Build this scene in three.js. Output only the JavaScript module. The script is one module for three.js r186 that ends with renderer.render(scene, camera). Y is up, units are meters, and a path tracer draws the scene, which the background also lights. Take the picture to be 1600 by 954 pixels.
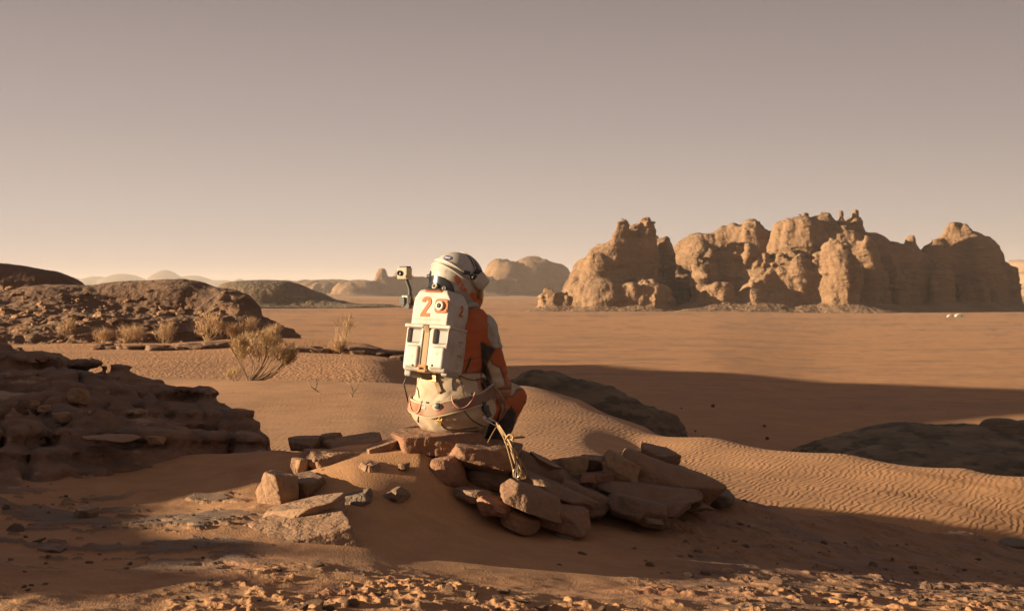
import * as THREE from 'three';
import { mergeGeometries, mergeVertices } from 'three/addons/utils/BufferGeometryUtils.js';

// ---------------------------------------------------------------- camera, sky, sun, exposure
const scene = new THREE.Scene();
const FOC = 2200, EYE = 12, PITCH = Math.atan(27 / FOC);        // lens in photo pixels; eye 12 m above the plain
const camera = new THREE.PerspectiveCamera(2 * Math.atan(477 / FOC) * 180 / Math.PI, 1600 / 954, 0.1, 60000);
camera.position.set(0, EYE, 0);
camera.rotation.x = -PITCH;
camera.focus = 8.4; camera.userData.fStop = 9;

const EXPOSURE = 2.85;
const SUN_EL = 11.5 * Math.PI / 180, SUN_AZ = 8 * Math.PI / 180;  // sun to the left and behind the camera
const toSun = new THREE.Vector3(-Math.cos(SUN_EL) * Math.cos(SUN_AZ), Math.sin(SUN_EL), Math.cos(SUN_EL) * Math.sin(SUN_AZ));
const renderer = new THREE.WebGLRenderer({ antialias: true });
renderer.toneMapping = THREE.LinearToneMapping;
renderer.toneMappingExposure = EXPOSURE;
renderer.shadowMap.enabled = true;

const sun = new THREE.DirectionalLight(new THREE.Color().setRGB(1, 0.76, 0.49), 5);
sun.position.copy(toSun).multiplyScalar(400).add(new THREE.Vector3(0, EYE, -60));
sun.target.position.set(0, EYE, -60);
sun.castShadow = true;
Object.assign(sun.shadow.camera, { left: -120, right: 120, top: 120, bottom: -120, near: 1, far: 1200 });
sun.shadow.mapSize.set(4096, 4096);
scene.add(sun, sun.target);

{ // hazy dusk sky: radiance by elevation (before exposure), a little brighter on the sun's side
  const W = 512, H = 512, data = new Float32Array(W * H * 4);
  const stops = [[-90, .18, .12, .08], [-1, .27, .18, .12], [0, .555, .465, .385], [1.5, .55, .462, .385], [3, .515, .438, .37], [6.5, .405, .34, .298], [11.6, .285, .236, .216], [18, .25, .205, .19], [35, .20, .165, .158], [90, .165, .138, .14]];
  for (let j = 0; j < H; j++) {
    const el = (j + .5) / H * 180 - 90;
    let k = 0; while (k < stops.length - 2 && el > stops[k + 1][0]) k++;
    const a = stops[k], b = stops[k + 1]; let t = Math.min(1, Math.max(0, (el - a[0]) / (b[0] - a[0])));
    for (let i = 0; i < W; i++) {
      const az = ((i + .5) / W - .5) * 2 * Math.PI, x = Math.cos(az), z = Math.sin(az);
      const g = 1 + .30 * (x * toSun.x + z * toSun.z) * Math.max(0, 1 - Math.abs(el) / 60), o = (j * W + i) * 4;
      for (let c = 0; c < 3; c++) data[o + c] = (a[c + 1] + (b[c + 1] - a[c + 1]) * t) * [1.04, 1.03, 1.09][c] * g / EXPOSURE;
      data[o + 3] = 1;
    }
  }
  const sky = new THREE.DataTexture(data, W, H, THREE.RGBAFormat, THREE.FloatType);
  sky.mapping = THREE.EquirectangularReflectionMapping; sky.magFilter = THREE.LinearFilter; sky.minFilter = THREE.LinearFilter; sky.needsUpdate = true;
  scene.background = sky; scene.environment = sky;
}
scene.fog = new THREE.FogExp2(new THREE.Color().setRGB(.78, .72, .68), 5.2e-5);

// ---------------------------------------------------------------- helpers
const clamp = (x, a = 0, b = 1) => Math.min(b, Math.max(a, x));
const lerp = (a, b, t) => a + (b - a) * t;
const sstep = (a, b, x) => { const t = clamp((x - a) / (b - a)); return t * t * (3 - 2 * t); };
const smin = (a, b, k) => { const h = Math.max(k - Math.abs(a - b), 0) / k; return Math.min(a, b) - h * h * k * .25; };
const rng = (s) => () => { s |= 0; s = s + 0x6D2B79F5 | 0; let t = Math.imul(s ^ s >>> 15, 1 | s); t = t + Math.imul(t ^ t >>> 7, 61 | t) ^ t; return ((t ^ t >>> 14) >>> 0) / 4294967296; };
const V3 = (x, y, z) => new THREE.Vector3(x, y, z);
const C = (r, g, b) => new THREE.Color().setRGB(r, g, b);

const PERM = new Uint8Array(512); { const r = rng(7), p = [...Array(256).keys()]; for (let i = 255; i > 0; i--) { const j = Math.floor(r() * (i + 1)); [p[i], p[j]] = [p[j], p[i]]; } for (let i = 0; i < 512; i++) PERM[i] = p[i & 255]; }
const gr3 = (h, x, y, z) => { h &= 15; const u = h < 8 ? x : y, v = h < 4 ? y : h === 12 || h === 14 ? x : z; return ((h & 1) ? -u : u) + ((h & 2) ? -v : v); };
function noise(x, y, z) {
  const xf = Math.floor(x), yf = Math.floor(y), zf = Math.floor(z), X = xf & 255, Y = yf & 255, Z = zf & 255;
  x -= xf; y -= yf; z -= zf;
  const u = x * x * x * (x * (x * 6 - 15) + 10), v = y * y * y * (y * (y * 6 - 15) + 10), w = z * z * z * (z * (z * 6 - 15) + 10);
  const A = PERM[X] + Y, AA = PERM[A] + Z, AB = PERM[A + 1] + Z, B = PERM[X + 1] + Y, BA = PERM[B] + Z, BB = PERM[B + 1] + Z;
  return lerp(lerp(lerp(gr3(PERM[AA], x, y, z), gr3(PERM[BA], x - 1, y, z), u), lerp(gr3(PERM[AB], x, y - 1, z), gr3(PERM[BB], x - 1, y - 1, z), u), v),
    lerp(lerp(gr3(PERM[AA + 1], x, y, z - 1), gr3(PERM[BA + 1], x - 1, y, z - 1), u), lerp(gr3(PERM[AB + 1], x, y - 1, z - 1), gr3(PERM[BB + 1], x - 1, y - 1, z - 1), u), v), w);
}
function fbm(x, y, z, o = 4, g = .5) { let a = 1, s = 0, n = 0; for (let i = 0; i < o; i++) { s += a * noise(x, y, z); n += a; a *= g; x = x * 2.03 + 17.1; y = y * 2.03 + 3.7; z = z * 2.03 + 9.2; } return s / n; }
function ridged(x, y, z, o = 4) { let a = 1, s = 0, n = 0; for (let i = 0; i < o; i++) { s += a * (1 - 2 * Math.abs(noise(x, y, z))); n += a; a *= .5; x = x * 2.1 + 5.3; y = y * 2.1 + 1.7; z = z * 2.1 + 8.9; } return s / n; }
function pnoise(x, y, per, seed = 0) { // periodic gradient noise for tiles
  const xf = Math.floor(x), yf = Math.floor(y); x -= xf; y -= yf;
  const h = (i, j) => PERM[(PERM[(((i % per) + per) % per + seed * 31) & 255] + ((j % per) + per) % per + seed * 17) & 255];
  const u = x * x * x * (x * (x * 6 - 15) + 10), v = y * y * y * (y * (y * 6 - 15) + 10);
  const g = (q, a, b) => { const t = q / 256 * 2 * Math.PI; return Math.cos(t) * a + Math.sin(t) * b; };
  return 1.4 * lerp(lerp(g(h(xf, yf), x, y), g(h(xf + 1, yf), x - 1, y), u), lerp(g(h(xf, yf + 1), x, y - 1), g(h(xf + 1, yf + 1), x - 1, y - 1), u), v);
}
function pfbm(u, v, per, o, seed = 0, g = .5) { let a = 1, s = 0, n = 0; for (let i = 0; i < o; i++) { s += a * pnoise(u * per, v * per, per, seed + i); n += a; a *= g; per *= 2; } return s / n; }
function tile(N, fn, srgb) { // computed tile; fn returns 0..1 or [r,g,b]
  const d = new Uint8Array(N * N * 4);
  for (let j = 0; j < N; j++) for (let i = 0; i < N; i++) { const q = fn((i + .5) / N, (j + .5) / N), o = (j * N + i) * 4; for (let c = 0; c < 3; c++) d[o + c] = clamp(q.length ? q[c] : q) * 255; d[o + 3] = 255; }
  const t = new THREE.DataTexture(d, N, N); t.wrapS = t.wrapT = THREE.RepeatWrapping; t.magFilter = THREE.LinearFilter; t.minFilter = THREE.LinearMipmapLinearFilter; t.generateMipmaps = true; if (srgb) t.colorSpace = THREE.SRGBColorSpace; t.needsUpdate = true; return t;
}
const rep = (t, s) => { const c = t.clone(); c.repeat.set(s, s); c.needsUpdate = true; return c; };

// a photo pixel at a depth in metres -> a point of the world
function P(px, py, d) { const u = (px - 800) / FOC, v = -(py - 477) / FOC, ca = Math.cos(PITCH), sa = Math.sin(PITCH), y = v * ca - sa, z = v * sa + ca; return V3(u / z * d, EYE + y / z * d, -d); }

const used = {};
function numbered(n) { if (!(n in used)) { used[n] = 0; return n; } return n + '_' + String(++used[n]).padStart(3, '0'); }
function tag(o, label, category, group, kind) { if (label) o.userData.label = label; if (category) o.userData.category = category; if (group) o.userData.group = group; if (kind) o.userData.kind = kind; return o; }
function mesh(name, geo, mat, parent) { const m = new THREE.Mesh(geo, mat); m.name = parent && parent !== scene ? name : numbered(name); m.castShadow = m.receiveShadow = true; (parent || scene).add(m); return m; }
function group(name, pos) { const g = new THREE.Group(); g.name = numbered(name); if (pos) g.position.copy(pos); scene.add(g); return g; }

// sparse surface nets: meshes f(x,y,z) < 0 inside the box lo..hi
function meshField(f, lo, hi, cell, lip = 1.3, B = 6, whole = false) {
  const n = [0, 1, 2].map(i => Math.ceil((hi[i] - lo[i]) / cell / B) * B), nx = n[0] + 1, ny = n[1] + 1, nz = n[2] + 1;
  const F = new Float32Array(nx * ny * nz).fill(NaN), id = (i, j, k) => (k * ny + j) * nx + i, blocks = [];
  const half = B * cell / 2, reach = half * 1.75 * lip;
  for (let k = 0; k < n[2]; k += B) for (let j = 0; j < n[1]; j += B) for (let i = 0; i < n[0]; i += B) {
    if (Math.abs(f(lo[0] + i * cell + half, lo[1] + j * cell + half, lo[2] + k * cell + half)) > reach) continue;
    blocks.push([i, j, k]);
    for (let c = 0; c <= B; c++) for (let b = 0; b <= B; b++) for (let a = 0; a <= B; a++) { const q = id(i + a, j + b, k + c); if (F[q] !== F[q]) F[q] = f(lo[0] + (i + a) * cell, lo[1] + (j + b) * cell, lo[2] + (k + c) * cell); }
  }
  const vid = new Int32Array(F.length).fill(-1), step = [1, nx, nx * ny];
  let pos = [], idx = []; const off = [0, 1, nx, nx + 1, nx * ny, nx * ny + 1, nx * ny + nx, nx * ny + nx + 1];
  const E = []; for (let a = 0; a < 8; a++) for (const b of [1, 2, 4]) if (!(a & b)) E.push([a, a | b]);
  for (const [bi, bj, bk] of blocks) for (let c = 0; c < B; c++) for (let b = 0; b < B; b++) for (let a = 0; a < B; a++) {
    const q = id(bi + a, bj + b, bk + c); let m = 0;
    for (let e = 0; e < 8; e++) if (F[q + off[e]] < 0) m |= 1 << e;
    if (m === 0 || m === 255) continue;
    let sx = 0, sy = 0, sz = 0, w = 0;
    for (const [e0, e1] of E) { if (((m >> e0) & 1) === ((m >> e1) & 1)) continue; const f0 = F[q + off[e0]], f1 = F[q + off[e1]], t = f0 / (f0 - f1); sx += lerp(e0 & 1, e1 & 1, t); sy += lerp(e0 >> 1 & 1, e1 >> 1 & 1, t); sz += lerp(e0 >> 2, e1 >> 2, t); w++; }
    vid[q] = pos.length / 3; pos.push(lo[0] + (bi + a + sx / w) * cell, lo[1] + (bj + b + sy / w) * cell, lo[2] + (bk + c + sz / w) * cell);
  }
  for (const [bi, bj, bk] of blocks) for (let c = 0; c < B; c++) for (let b = 0; b < B; b++) for (let a = 0; a < B; a++) {
    const q = id(bi + a, bj + b, bk + c), s0 = F[q] < 0;
    for (let ax = 0; ax < 3; ax++) {
      const s1 = F[q + step[ax]] < 0; if (s0 === s1) continue;
      const u = step[(ax + 1) % 3], v = step[(ax + 2) % 3];
      if (q - u - v < 0) continue;
      const A = vid[q], Bq = vid[q - u], Cq = vid[q - u - v], D = vid[q - v];
      if (A < 0 || Bq < 0 || Cq < 0 || D < 0) continue;
      if (s0) idx.push(A, Bq, Cq, A, Cq, D); else idx.push(A, Cq, Bq, A, D, Cq);
    }
  }
  if (whole) { // keep the largest connected piece
    const n = pos.length / 3, par = new Int32Array(n).map((_, i) => i), find = (a) => { while (par[a] !== a) a = par[a] = par[par[a]]; return a; }, cnt = new Int32Array(n);
    for (let i = 0; i < idx.length; i += 3) { const a = find(idx[i]); par[find(idx[i + 1])] = a; par[find(idx[i + 2])] = a; }
    let best = 0; for (let i = 0; i < n; i++) { const r = find(i); if (++cnt[r] > cnt[best]) best = r; }
    const map = new Int32Array(n).fill(-1), P2 = [], I2 = []; for (let i = 0; i < n; i++) if (find(i) === best) { map[i] = P2.length / 3; P2.push(pos[i * 3], pos[i * 3 + 1], pos[i * 3 + 2]); }
    for (let i = 0; i < idx.length; i++) if (map[idx[i]] >= 0) I2.push(map[idx[i]]); pos = P2; idx = I2;
  }
  const g = new THREE.BufferGeometry(); g.setAttribute('position', new THREE.Float32BufferAttribute(pos, 3)); g.setIndex(idx); g.computeVertexNormals(); return g;
}
// vertex colours from a function of position and normal
function paint(g, fn) { const p = g.attributes.position, n = g.attributes.normal, c = new Float32Array(p.count * 3), o = [0, 0, 0]; for (let i = 0; i < p.count; i++) { fn(o, p.getX(i), p.getY(i), p.getZ(i), n.getX(i), n.getY(i), n.getZ(i)); c[i * 3] = o[0]; c[i * 3 + 1] = o[1]; c[i * 3 + 2] = o[2]; } g.setAttribute('color', new THREE.BufferAttribute(c, 3)); return g; }
// uv in metres, projected along each face's main axis, with smooth normals kept
function boxUV(g) {
  const q = g.index ? g.toNonIndexed() : g, p = q.attributes.position, uv = new Float32Array(p.count * 2), a = V3(), b = V3(), c = V3(), n = V3();
  for (let i = 0; i < p.count; i += 3) {
    a.fromBufferAttribute(p, i); b.fromBufferAttribute(p, i + 1); c.fromBufferAttribute(p, i + 2); n.copy(b).sub(a).cross(c.clone().sub(a));
    const x = Math.abs(n.x), y = Math.abs(n.y), z = Math.abs(n.z), ax = x > y && x > z ? 0 : y > z ? 1 : 2;
    for (let k = 0; k < 3; k++) { const e = k === 0 ? a : k === 1 ? b : c; uv[(i + k) * 2] = ax === 0 ? e.z : e.x; uv[(i + k) * 2 + 1] = ax === 1 ? e.z : e.y; }
  }
  q.setAttribute('uv', new THREE.BufferAttribute(uv, 2)); return q;
}

// ---------------------------------------------------------------- tiles and materials
const rockTile = tile(512, (u, v) => { const w = pfbm(u, v, 4, 3, 1) * .12, a = pfbm(u + w, v, 6, 6, 2, .6), r = Math.abs(pfbm(u, v + w, 5, 3, 9)); return .55 + .55 * a - .05 * Math.pow(clamp(1 - r * 12), 2); });
const bedTile = tile(512, (u, v) => { const w = pfbm(u, v, 3, 4, 3) * .08; return .5 + .3 * pfbm(u * .5 + .25, v + w, 2, 2, 4) + .35 * pnoise(u * 3, (v + w) * 24, 24, 5) * .6 + .3 * pfbm(u, v, 10, 5, 6, .6); });
const grainTile = tile(512, (u, v) => .5 + .07 * pfbm(u, v, 12, 3, 11) + .45 * pnoise(u * 170, v * 170, 170, 12) * .5 + .18 * pnoise(u * 70, v * 70, 70, 13));
const speckTile = tile(512, (u, v) => { const a = pfbm(u, v, 6, 5, 21, .62), s = pnoise(u * 120, v * 120, 120, 22), q = clamp(.86 + .24 * a + .10 * s - (s < -.62 ? .2 : 0)); return [q, q * .985, q * .965]; });
const rippleTile = tile(1024, (u, v) => {
  const w = 1.6 * pfbm(u, v, 3, 3, 31) + .7 * pfbm(u, v, 12, 2, 35), ph = u * 30 + v * 4 + w, t = ph - Math.floor(ph);
  const s = t < .62 ? t / .62 : (1 - t) / .38, amp = .62 + .45 * pfbm(u, v, 5, 3, 33);
  return .12 + .72 * (s * s * (3 - 2 * s)) * clamp(amp * 1.15 - .12, .05, 1) + .05 * pnoise(u * 256, v * 256, 256, 36);
});
const std = (o) => new THREE.MeshStandardMaterial({ roughness: 1, metalness: 0, ...o });
const M = {
  ground: std({ vertexColors: true, map: rep(speckTile, .9), bumpMap: rep(grainTile, 1.3), bumpScale: .005, roughness: .97 }),
  dune: std({ vertexColors: true, map: rep(speckTile, .31), bumpMap: rep(rippleTile, .54), bumpScale: .005, roughness: .97 }),
  valley: std({ vertexColors: true, map: rep(speckTile, .05), bumpMap: rep(grainTile, .11), bumpScale: .10, roughness: 1 }),
  rock: std({ vertexColors: true, map: rep(speckTile, 1.7), bumpMap: rep(rockTile, 2.2), bumpScale: .022, roughness: .93 }),
  outcrop: std({ vertexColors: true, map: rep(speckTile, 1.1), bumpMap: rep(rockTile, 1.3), bumpScale: .035, roughness: .9 }),
  hill: std({ vertexColors: true, bumpMap: rep(rockTile, .3), bumpScale: .12, roughness: 1 }),
  butte: std({ vertexColors: true, bumpMap: rep(bedTile, 1 / 38), bumpScale: 2.6, roughness: 1 }),
};
const merged = (list) => mergeGeometries(list.map(g => { const q = g.index ? g.toNonIndexed() : g; for (const k of Object.keys(q.attributes)) if (k !== 'position' && k !== 'normal') q.deleteAttribute(k); return q; }));
// ---------------------------------------------------------------- terrain: one ground in three bands (ledge, rippled dune, valley and plain)
// Per column (photo x): [depth, height above (+) or below (-) the eye]; 'p' entries give the photo row instead.
const yAt = (py, d) => P(800, py, d).y - EYE;
const COLS = [
  [-1400, [[1, -1.1], [5, -.9], [9, -.3], [14, -.2], [25, -.9], [50, -1.4], [90, -2], [140, -6], [260, -12], [30000, -12]]],
  [-300, [[1, -1.05], [4, -1.0], [6, -.95], [8, -.85], [10, -.8], [14, -1.15], [25, -1.62], [50, -1.9], [66, -1.9], [100, -6], [220, -12], [30000, -12]]],
  [0, [[1, -1.1], [4.2, -.965], [5, 'p', 900], [5.8, 'p', 852], [6.6, 'p', 802], [7.5, -1.02], [9, -.95], [13, -1.25], [25, 'p', 600], [36, 'p', 553], [50, 'p', 536], [62, -1.95], [95, -6.5], [220, -12], [30000, -12]]],
  [200, [[1, -1.1], [4.3, 'p', 954], [5, 'p', 905], [5.8, 'p', 857], [6.6, 'p', 808], [7.4, 'p', 765], [9, -1.02], [12, -1.25], [17, 'p', 637], [25, 'p', 600], [36, 'p', 556], [50, 'p', 536], [62, -2.1], [95, -7], [220, -12], [30000, -12]]],
  [420, [[1, -1.1], [4.4, 'p', 954], [5.1, 'p', 905], [5.75, 'p', 858], [6.3, 'p', 822], [6.9, 'p', 786], [7.6, 'p', 742], [8.4, 'p', 708], [9.1, -1.2], [10.5, -1.5], [13, 'p', 690], [17, 'p', 650], [24, 'p', 595], [26.5, -1.76], [33, 'p', 574], [41, 'p', 547], [47, 'p', 527], [53, -2.6], [82, -7.5], [200, -12], [30000, -12]]],
  [560, [[1, -1.12], [4.5, 'p', 956], [5.25, 'p', 906], [6.0, 'p', 856], [6.5, 'p', 814], [6.9, 'p', 772], [7.35, 'p', 724], [7.9, 'p', 695], [8.4, -1.02], [9.2, -1.4], [10.5, -1.58], [13, 'p', 690], [17, 'p', 650], [24, 'p', 597], [26.5, -1.86], [33, 'p', 573], [41, 'p', 550], [47, 'p', 534], [53, -3], [82, -8], [200, -12], [30000, -12]]],
  [650, [[1, -1.12], [4.6, 'p', 954], [5.45, 'p', 904], [6.3, 'p', 855], [6.8, 'p', 806], [7.15, 'p', 760], [7.4, 'p', 722], [7.65, 'p', 700], [8.1, 'p', 690], [8.5, -1.15], [9.2, -1.5], [10.5, -1.64], [13, -1.46], [17, -1.57], [24, 'p', 601], [27, -2.0], [35, -2.15], [46, -2.4], [56, -5], [85, -9], [200, -12], [30000, -12]]],
  [720, [[1, -1.12], [4.65, 'p', 954], [5.6, 'p', 905], [6.45, 'p', 856], [6.95, 'p', 820], [7.25, 'p', 788], [7.45, -1.05], [7.65, -1.0], [8.1, -.98], [8.7, -1.3], [9.4, -1.58], [10.6, -1.68], [13, -1.49], [17, 'p', 650], [21.5, 'p', 600], [23.5, -1.75], [30, -2.6], [46, -4.6], [60, -7], [90, -10.5], [180, -12], [30000, -12]]],
  [810, [[1, -1.12], [4.75, 'p', 954], [5.8, 'p', 905], [6.7, 'p', 857], [7.15, 'p', 827], [7.4, -1.15], [7.9, -1.12], [8.4, -1.2], [9.2, -1.6], [10.6, -1.7], [12.8, -1.52], [16.5, 'p', 652], [20.5, 'p', 602], [22.5, -1.9], [30, -3.6], [46, -6.5], [60, -9], [85, -11], [160, -12], [30000, -12]]],
  [900, [[1, -1.12], [4.85, 'p', 954], [6.0, 'p', 906], [6.9, 'p', 858], [7.3, 'p', 834], [7.6, -1.25], [8.2, -1.24], [8.8, -1.45], [9.6, -1.7], [10.6, -1.72], [12.5, -1.55], [16, 'p', 664], [20, 'p', 622], [22, -2.0], [32, -4.6], [48, -8], [80, -11.2], [150, -12], [30000, -12]]],
  [1000, [[1, -1.13], [4.95, 'p', 955], [6.2, 'p', 906], [7.1, 'p', 858], [7.6, 'p', 830], [8.0, -1.25], [8.5, -1.24], [9.0, -1.6], [10.5, -1.82], [12.2, -1.62], [14.5, 'p', 706], [17.5, 'p', 663], [19.3, -2.1], [24, -3.3], [32, -5.3], [48, -8.6], [80, -11.5], [150, -12], [30000, -12]]],
  [1100, [[1, -1.14], [5.1, 'p', 956], [6.4, 'p', 906], [7.3, 'p', 858], [7.9, 'p', 826], [8.4, 'p', 796], [8.8, 'p', 774], [9.4, -1.66], [10.5, -1.9], [11.8, 'p', 774], [13.5, 'p', 728], [15.5, 'p', 685], [17.2, -2.2], [24, -3.8], [32, -6], [48, -9.2], [80, -11.8], [150, -12], [30000, -12]]],
  [1300, [[1, -1.18], [5.4, 'p', 957], [6.9, 'p', 905], [7.9, 'p', 864], [8.6, 'p', 832], [9.0, 'p', 812], [9.3, 'p', 804], [9.8, -1.85], [10.5, -2.05], [11.7, 'p', 790], [13, 'p', 744], [14.3, 'p', 707], [16, -2.35], [24, -4.3], [32, -6.5], [48, -9.5], [80, -12], [30000, -12]]],
  [1500, [[1, -1.24], [5.7, 'p', 958], [7.4, 'p', 908], [8.6, 'p', 872], [9.3, 'p', 848], [9.7, 'p', 836], [10.0, 'p', 832], [10.4, -2.05], [11.4, 'p', 812], [12.3, 'p', 770], [13.3, 'p', 732], [15, -2.45], [24, -4.6], [32, -6.8], [48, -9.8], [80, -12], [30000, -12]]],
  [1600, [[1, -1.27], [5.8, 'p', 960], [7.6, 'p', 914], [8.9, 'p', 886], [9.6, 'p', 870], [10.0, 'p', 862], [10.2, 'p', 860], [10.6, -2.15], [11.3, 'p', 828], [12, 'p', 784], [12.8, 'p', 745], [14.5, -2.5], [24, -4.7], [32, -7], [48, -10], [80, -12], [30000, -12]]],
  [2000, [[1, -1.35], [5.8, -1.4], [8, -1.8], [10, -2.05], [11, -2.2], [12, -1.95], [13, -2.0], [15, -2.8], [24, -5], [32, -7.4], [48, -10.3], [80, -12], [30000, -12]]],
  [3400, [[1, -1.5], [5, -1.7], [9, -2.4], [15, -3.4], [24, -5], [40, -9], [80, -12], [30000, -12]]],
].map(([px, pts]) => [px, pts.map(p => [Math.log(p[0]), p[1] === 'p' ? yAt(p[2], p[0]) : p[1]])]);
for (const c of COLS) { // monotone-ish cubic tangents in log depth
  const q = c[1], n = q.length, s = []; for (let i = 0; i < n - 1; i++) s.push((q[i + 1][1] - q[i][1]) / (q[i + 1][0] - q[i][0]));
  for (let i = 0; i < n; i++) q[i].push(i === 0 ? s[0] : i === n - 1 ? s[n - 2] : s[i - 1] * s[i] < 0 ? (s[i - 1] + s[i]) * .15 : (Math.abs(s[i - 1]) < Math.abs(s[i]) ? lerp(s[i - 1], s[i], .3) : lerp(s[i], s[i - 1], .3)));
}
function along(c, L) { const q = c[1]; if (L <= q[0][0]) return q[0][1]; const n = q.length; if (L >= q[n - 1][0]) return q[n - 1][1]; let k = 0; while (L > q[k + 1][0]) k++; const h = q[k + 1][0] - q[k][0], t = (L - q[k][0]) / h, t2 = t * t, t3 = t2 * t; return (2 * t3 - 3 * t2 + 1) * q[k][1] + (t3 - 2 * t2 + t) * h * q[k][2] + (3 * t2 - 2 * t3) * q[k + 1][1] + (t3 - t2) * h * q[k + 1][2]; }
function column(px, L) {
  const n = COLS.length; if (px <= COLS[0][0]) return along(COLS[0], L); if (px >= COLS[n - 1][0]) return along(COLS[n - 1], L);
  let k = 0; while (px > COLS[k + 1][0]) k++;
  const x0 = COLS[k][0], x1 = COLS[k + 1][0], h = x1 - x0, t = (px - x0) / h, y0 = along(COLS[k], L), y1 = along(COLS[k + 1], L), m = (y1 - y0) / h;
  const ml = k ? (y0 - along(COLS[k - 1], L)) / (x0 - COLS[k - 1][0]) : m, mr = k < n - 2 ? (along(COLS[k + 2], L) - y1) / (COLS[k + 2][0] - x1) : m;
  const lim = (a, b) => a * b <= 0 ? 0 : 2 * a * b / (a + b), d0 = lim(ml, m), d1 = lim(m, mr), t2 = t * t, t3 = t2 * t;
  return (2 * t3 - 3 * t2 + 1) * y0 + (t3 - 2 * t2 + t) * h * d0 + (3 * t2 - 2 * t3) * y1 + (t3 - t2) * h * d1;
}
function baseHeight(x, z) { // relative to the eye
  const r = Math.hypot(x, z), th = Math.atan2(x, -z), a = Math.abs(th), d = r * Math.cos(Math.min(a, .5)), L = Math.log(Math.max(d, .5));
  if (a <= 1) return column(800 + FOC * Math.tan(clamp(th, -.98, .98)), L);
  const w = .5 * (a - 1) / (Math.PI - 1), l = along(COLS[0], L), q = along(COLS[COLS.length - 1], L);
  return th < 0 ? lerp(l, q, w) : lerp(q, l, w);
}
// how cloddy (0..1) and how crusty the ledge is at a place
function ledgeZones(x, d) {
  const n1 = fbm(x * .9 + 3, 7.7, d * .9, 3), px = 800 + FOC * x / Math.max(d, 1);
  const lowBand = sstep(6.0, 5.2, d + .35 * n1 - .0011 * (px - 700)), clod = lowBand * sstep(.02, .3, .22 + n1 + .18 * sstep(700, 1100, px));
  const crust = sstep(470, 330, px + 90 * n1) * sstep(4.9, 5.6, d) * sstep(7.6, 7.0, d);
  const right = sstep(930, 1120, px) * sstep(5.6, 6.6, d);
  const smooth = sstep(480, 560, px) * sstep(1000, 880, px) * sstep(5.3, 5.9, d);
  return { low: lowBand, clod, crust, right, smooth, px };
}
function detail(x, z, r) {
  let h = 0; const d = -z;
  if (d > 0 && r < 11.6) {
    const q = ledgeZones(x, d), f = sstep(11.6, 10.6, r);
    h += f * (.035 * fbm(x * 1.1, 2.2, z * 1.1, 3) * (1 - .6 * q.smooth) + .010 * fbm(x * 5, 1.1, z * 5, 3) * (1 - .75 * q.smooth));
    const b = fbm(x * 6.5 + 9, 4.4, z * 5.5, 4, .6), b2 = fbm(x * 17, 8.8, z * 15, 3, .6);
    h += f * (.035 * q.low * fbm(x * 2.1 + 4, 6.2, z * 3.2, 4, .55) + q.clod * (.010 * sstep(-.02, .16, b) * (.6 + .8 * b) + .009 * sstep(.02, .2, b2) * sstep(-.1, .1, b) + .004 * b2));
    const cr = fbm(x * 3.2 + 40, 5.5, z * 4.6, 5, .6); h += f * q.crust * (.011 * sstep(.06, .12, cr) + .008 * cr);
    const rr = fbm(x * 4.5 + 70, 6.6, z * 5, 5, .6); h += f * q.right * (1 - q.clod) * (.016 * sstep(.08, .2, rr) * (.4 + rr) + .012 * rr);
  }
  if (d > 9 && r < 60) { const f = sstep(11.6, 13, r) * sstep(60, 40, r); h += f * .03 * fbm(x * .5, 3.3, z * .5, 3); }
  if (r > 900) h -= 12 * sstep(900, 5200, r);
  if (r > 26) { const f = sstep(26, 50, r); h += f * (.22 * fbm(x * .05, 1.5, z * .09, 4, .55) + .05 * fbm(x * .3, 6.1, z * .45, 3)) + sstep(90, 250, r) * .16 * fbm(x * .03, 9.1, z * .16, 3) + sstep(150, 600, r) * 1.1 * fbm(x * .006, 4.2, z * .011, 4, .55); }
  return h;
}
const heightAt = (x, z) => EYE + baseHeight(x, z) + detail(x, z, Math.hypot(x, z));

const thetas = []; { const A = .43, n = 760; for (let i = 0; i <= n; i++) thetas.push(-A + 2 * A * i / n); const ex = []; let t = A, s = .006; while (t < Math.PI - .03) { t += s; s = Math.min(s * 1.25, .12); if (t < Math.PI - .02) ex.push(t); } ex.push(Math.PI); thetas.unshift(...ex.slice(0, -1).reverse().map(v => -v)); thetas.push(...ex); thetas.unshift(-Math.PI); }
const SAND = [.42, .222, .098], SOIL = [.24, .128, .07], CRUST = [.135, .10, .08], RED = [.29, .12, .06], DUST = [.36, .20, .105];
const mix3 = (o, a, t) => { o[0] = lerp(o[0], a[0], t); o[1] = lerp(o[1], a[1], t); o[2] = lerp(o[2], a[2], t); };
function band(name, radii, mat, color, uvOf) {
  const nt = thetas.length, nr = radii.length, pos = new Float32Array(nt * nr * 3), col = new Float32Array(nt * nr * 3), uv = new Float32Array(nt * nr * 2), idx = [], o = [0, 0, 0];
  for (let j = 0; j < nr; j++) for (let i = 0; i < nt; i++) {
    const k = j * nt + i, x = radii[j] * Math.sin(thetas[i]), z = -radii[j] * Math.cos(thetas[i]), y = heightAt(x, z);
    pos.set([x, y, z], k * 3); color(o, x, y, z, radii[j]); col.set(o, k * 3); uv.set(uvOf ? uvOf(x, z) : [x, -z], k * 2);
    if (i < nt - 1 && j < nr - 1) { const a = k, b = k + 1, c = k + nt, d = c + 1; idx.push(a, b, c, b, d, c); }
  }
  const g = new THREE.BufferGeometry(); g.setAttribute('position', new THREE.BufferAttribute(pos, 3)); g.setAttribute('color', new THREE.BufferAttribute(col, 3)); g.setAttribute('uv', new THREE.BufferAttribute(uv, 2)); g.setIndex(idx);
  g.computeVertexNormals();
  return mesh(name, g, mat);
}
const R1 = [], R2 = [], R3 = [];
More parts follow.
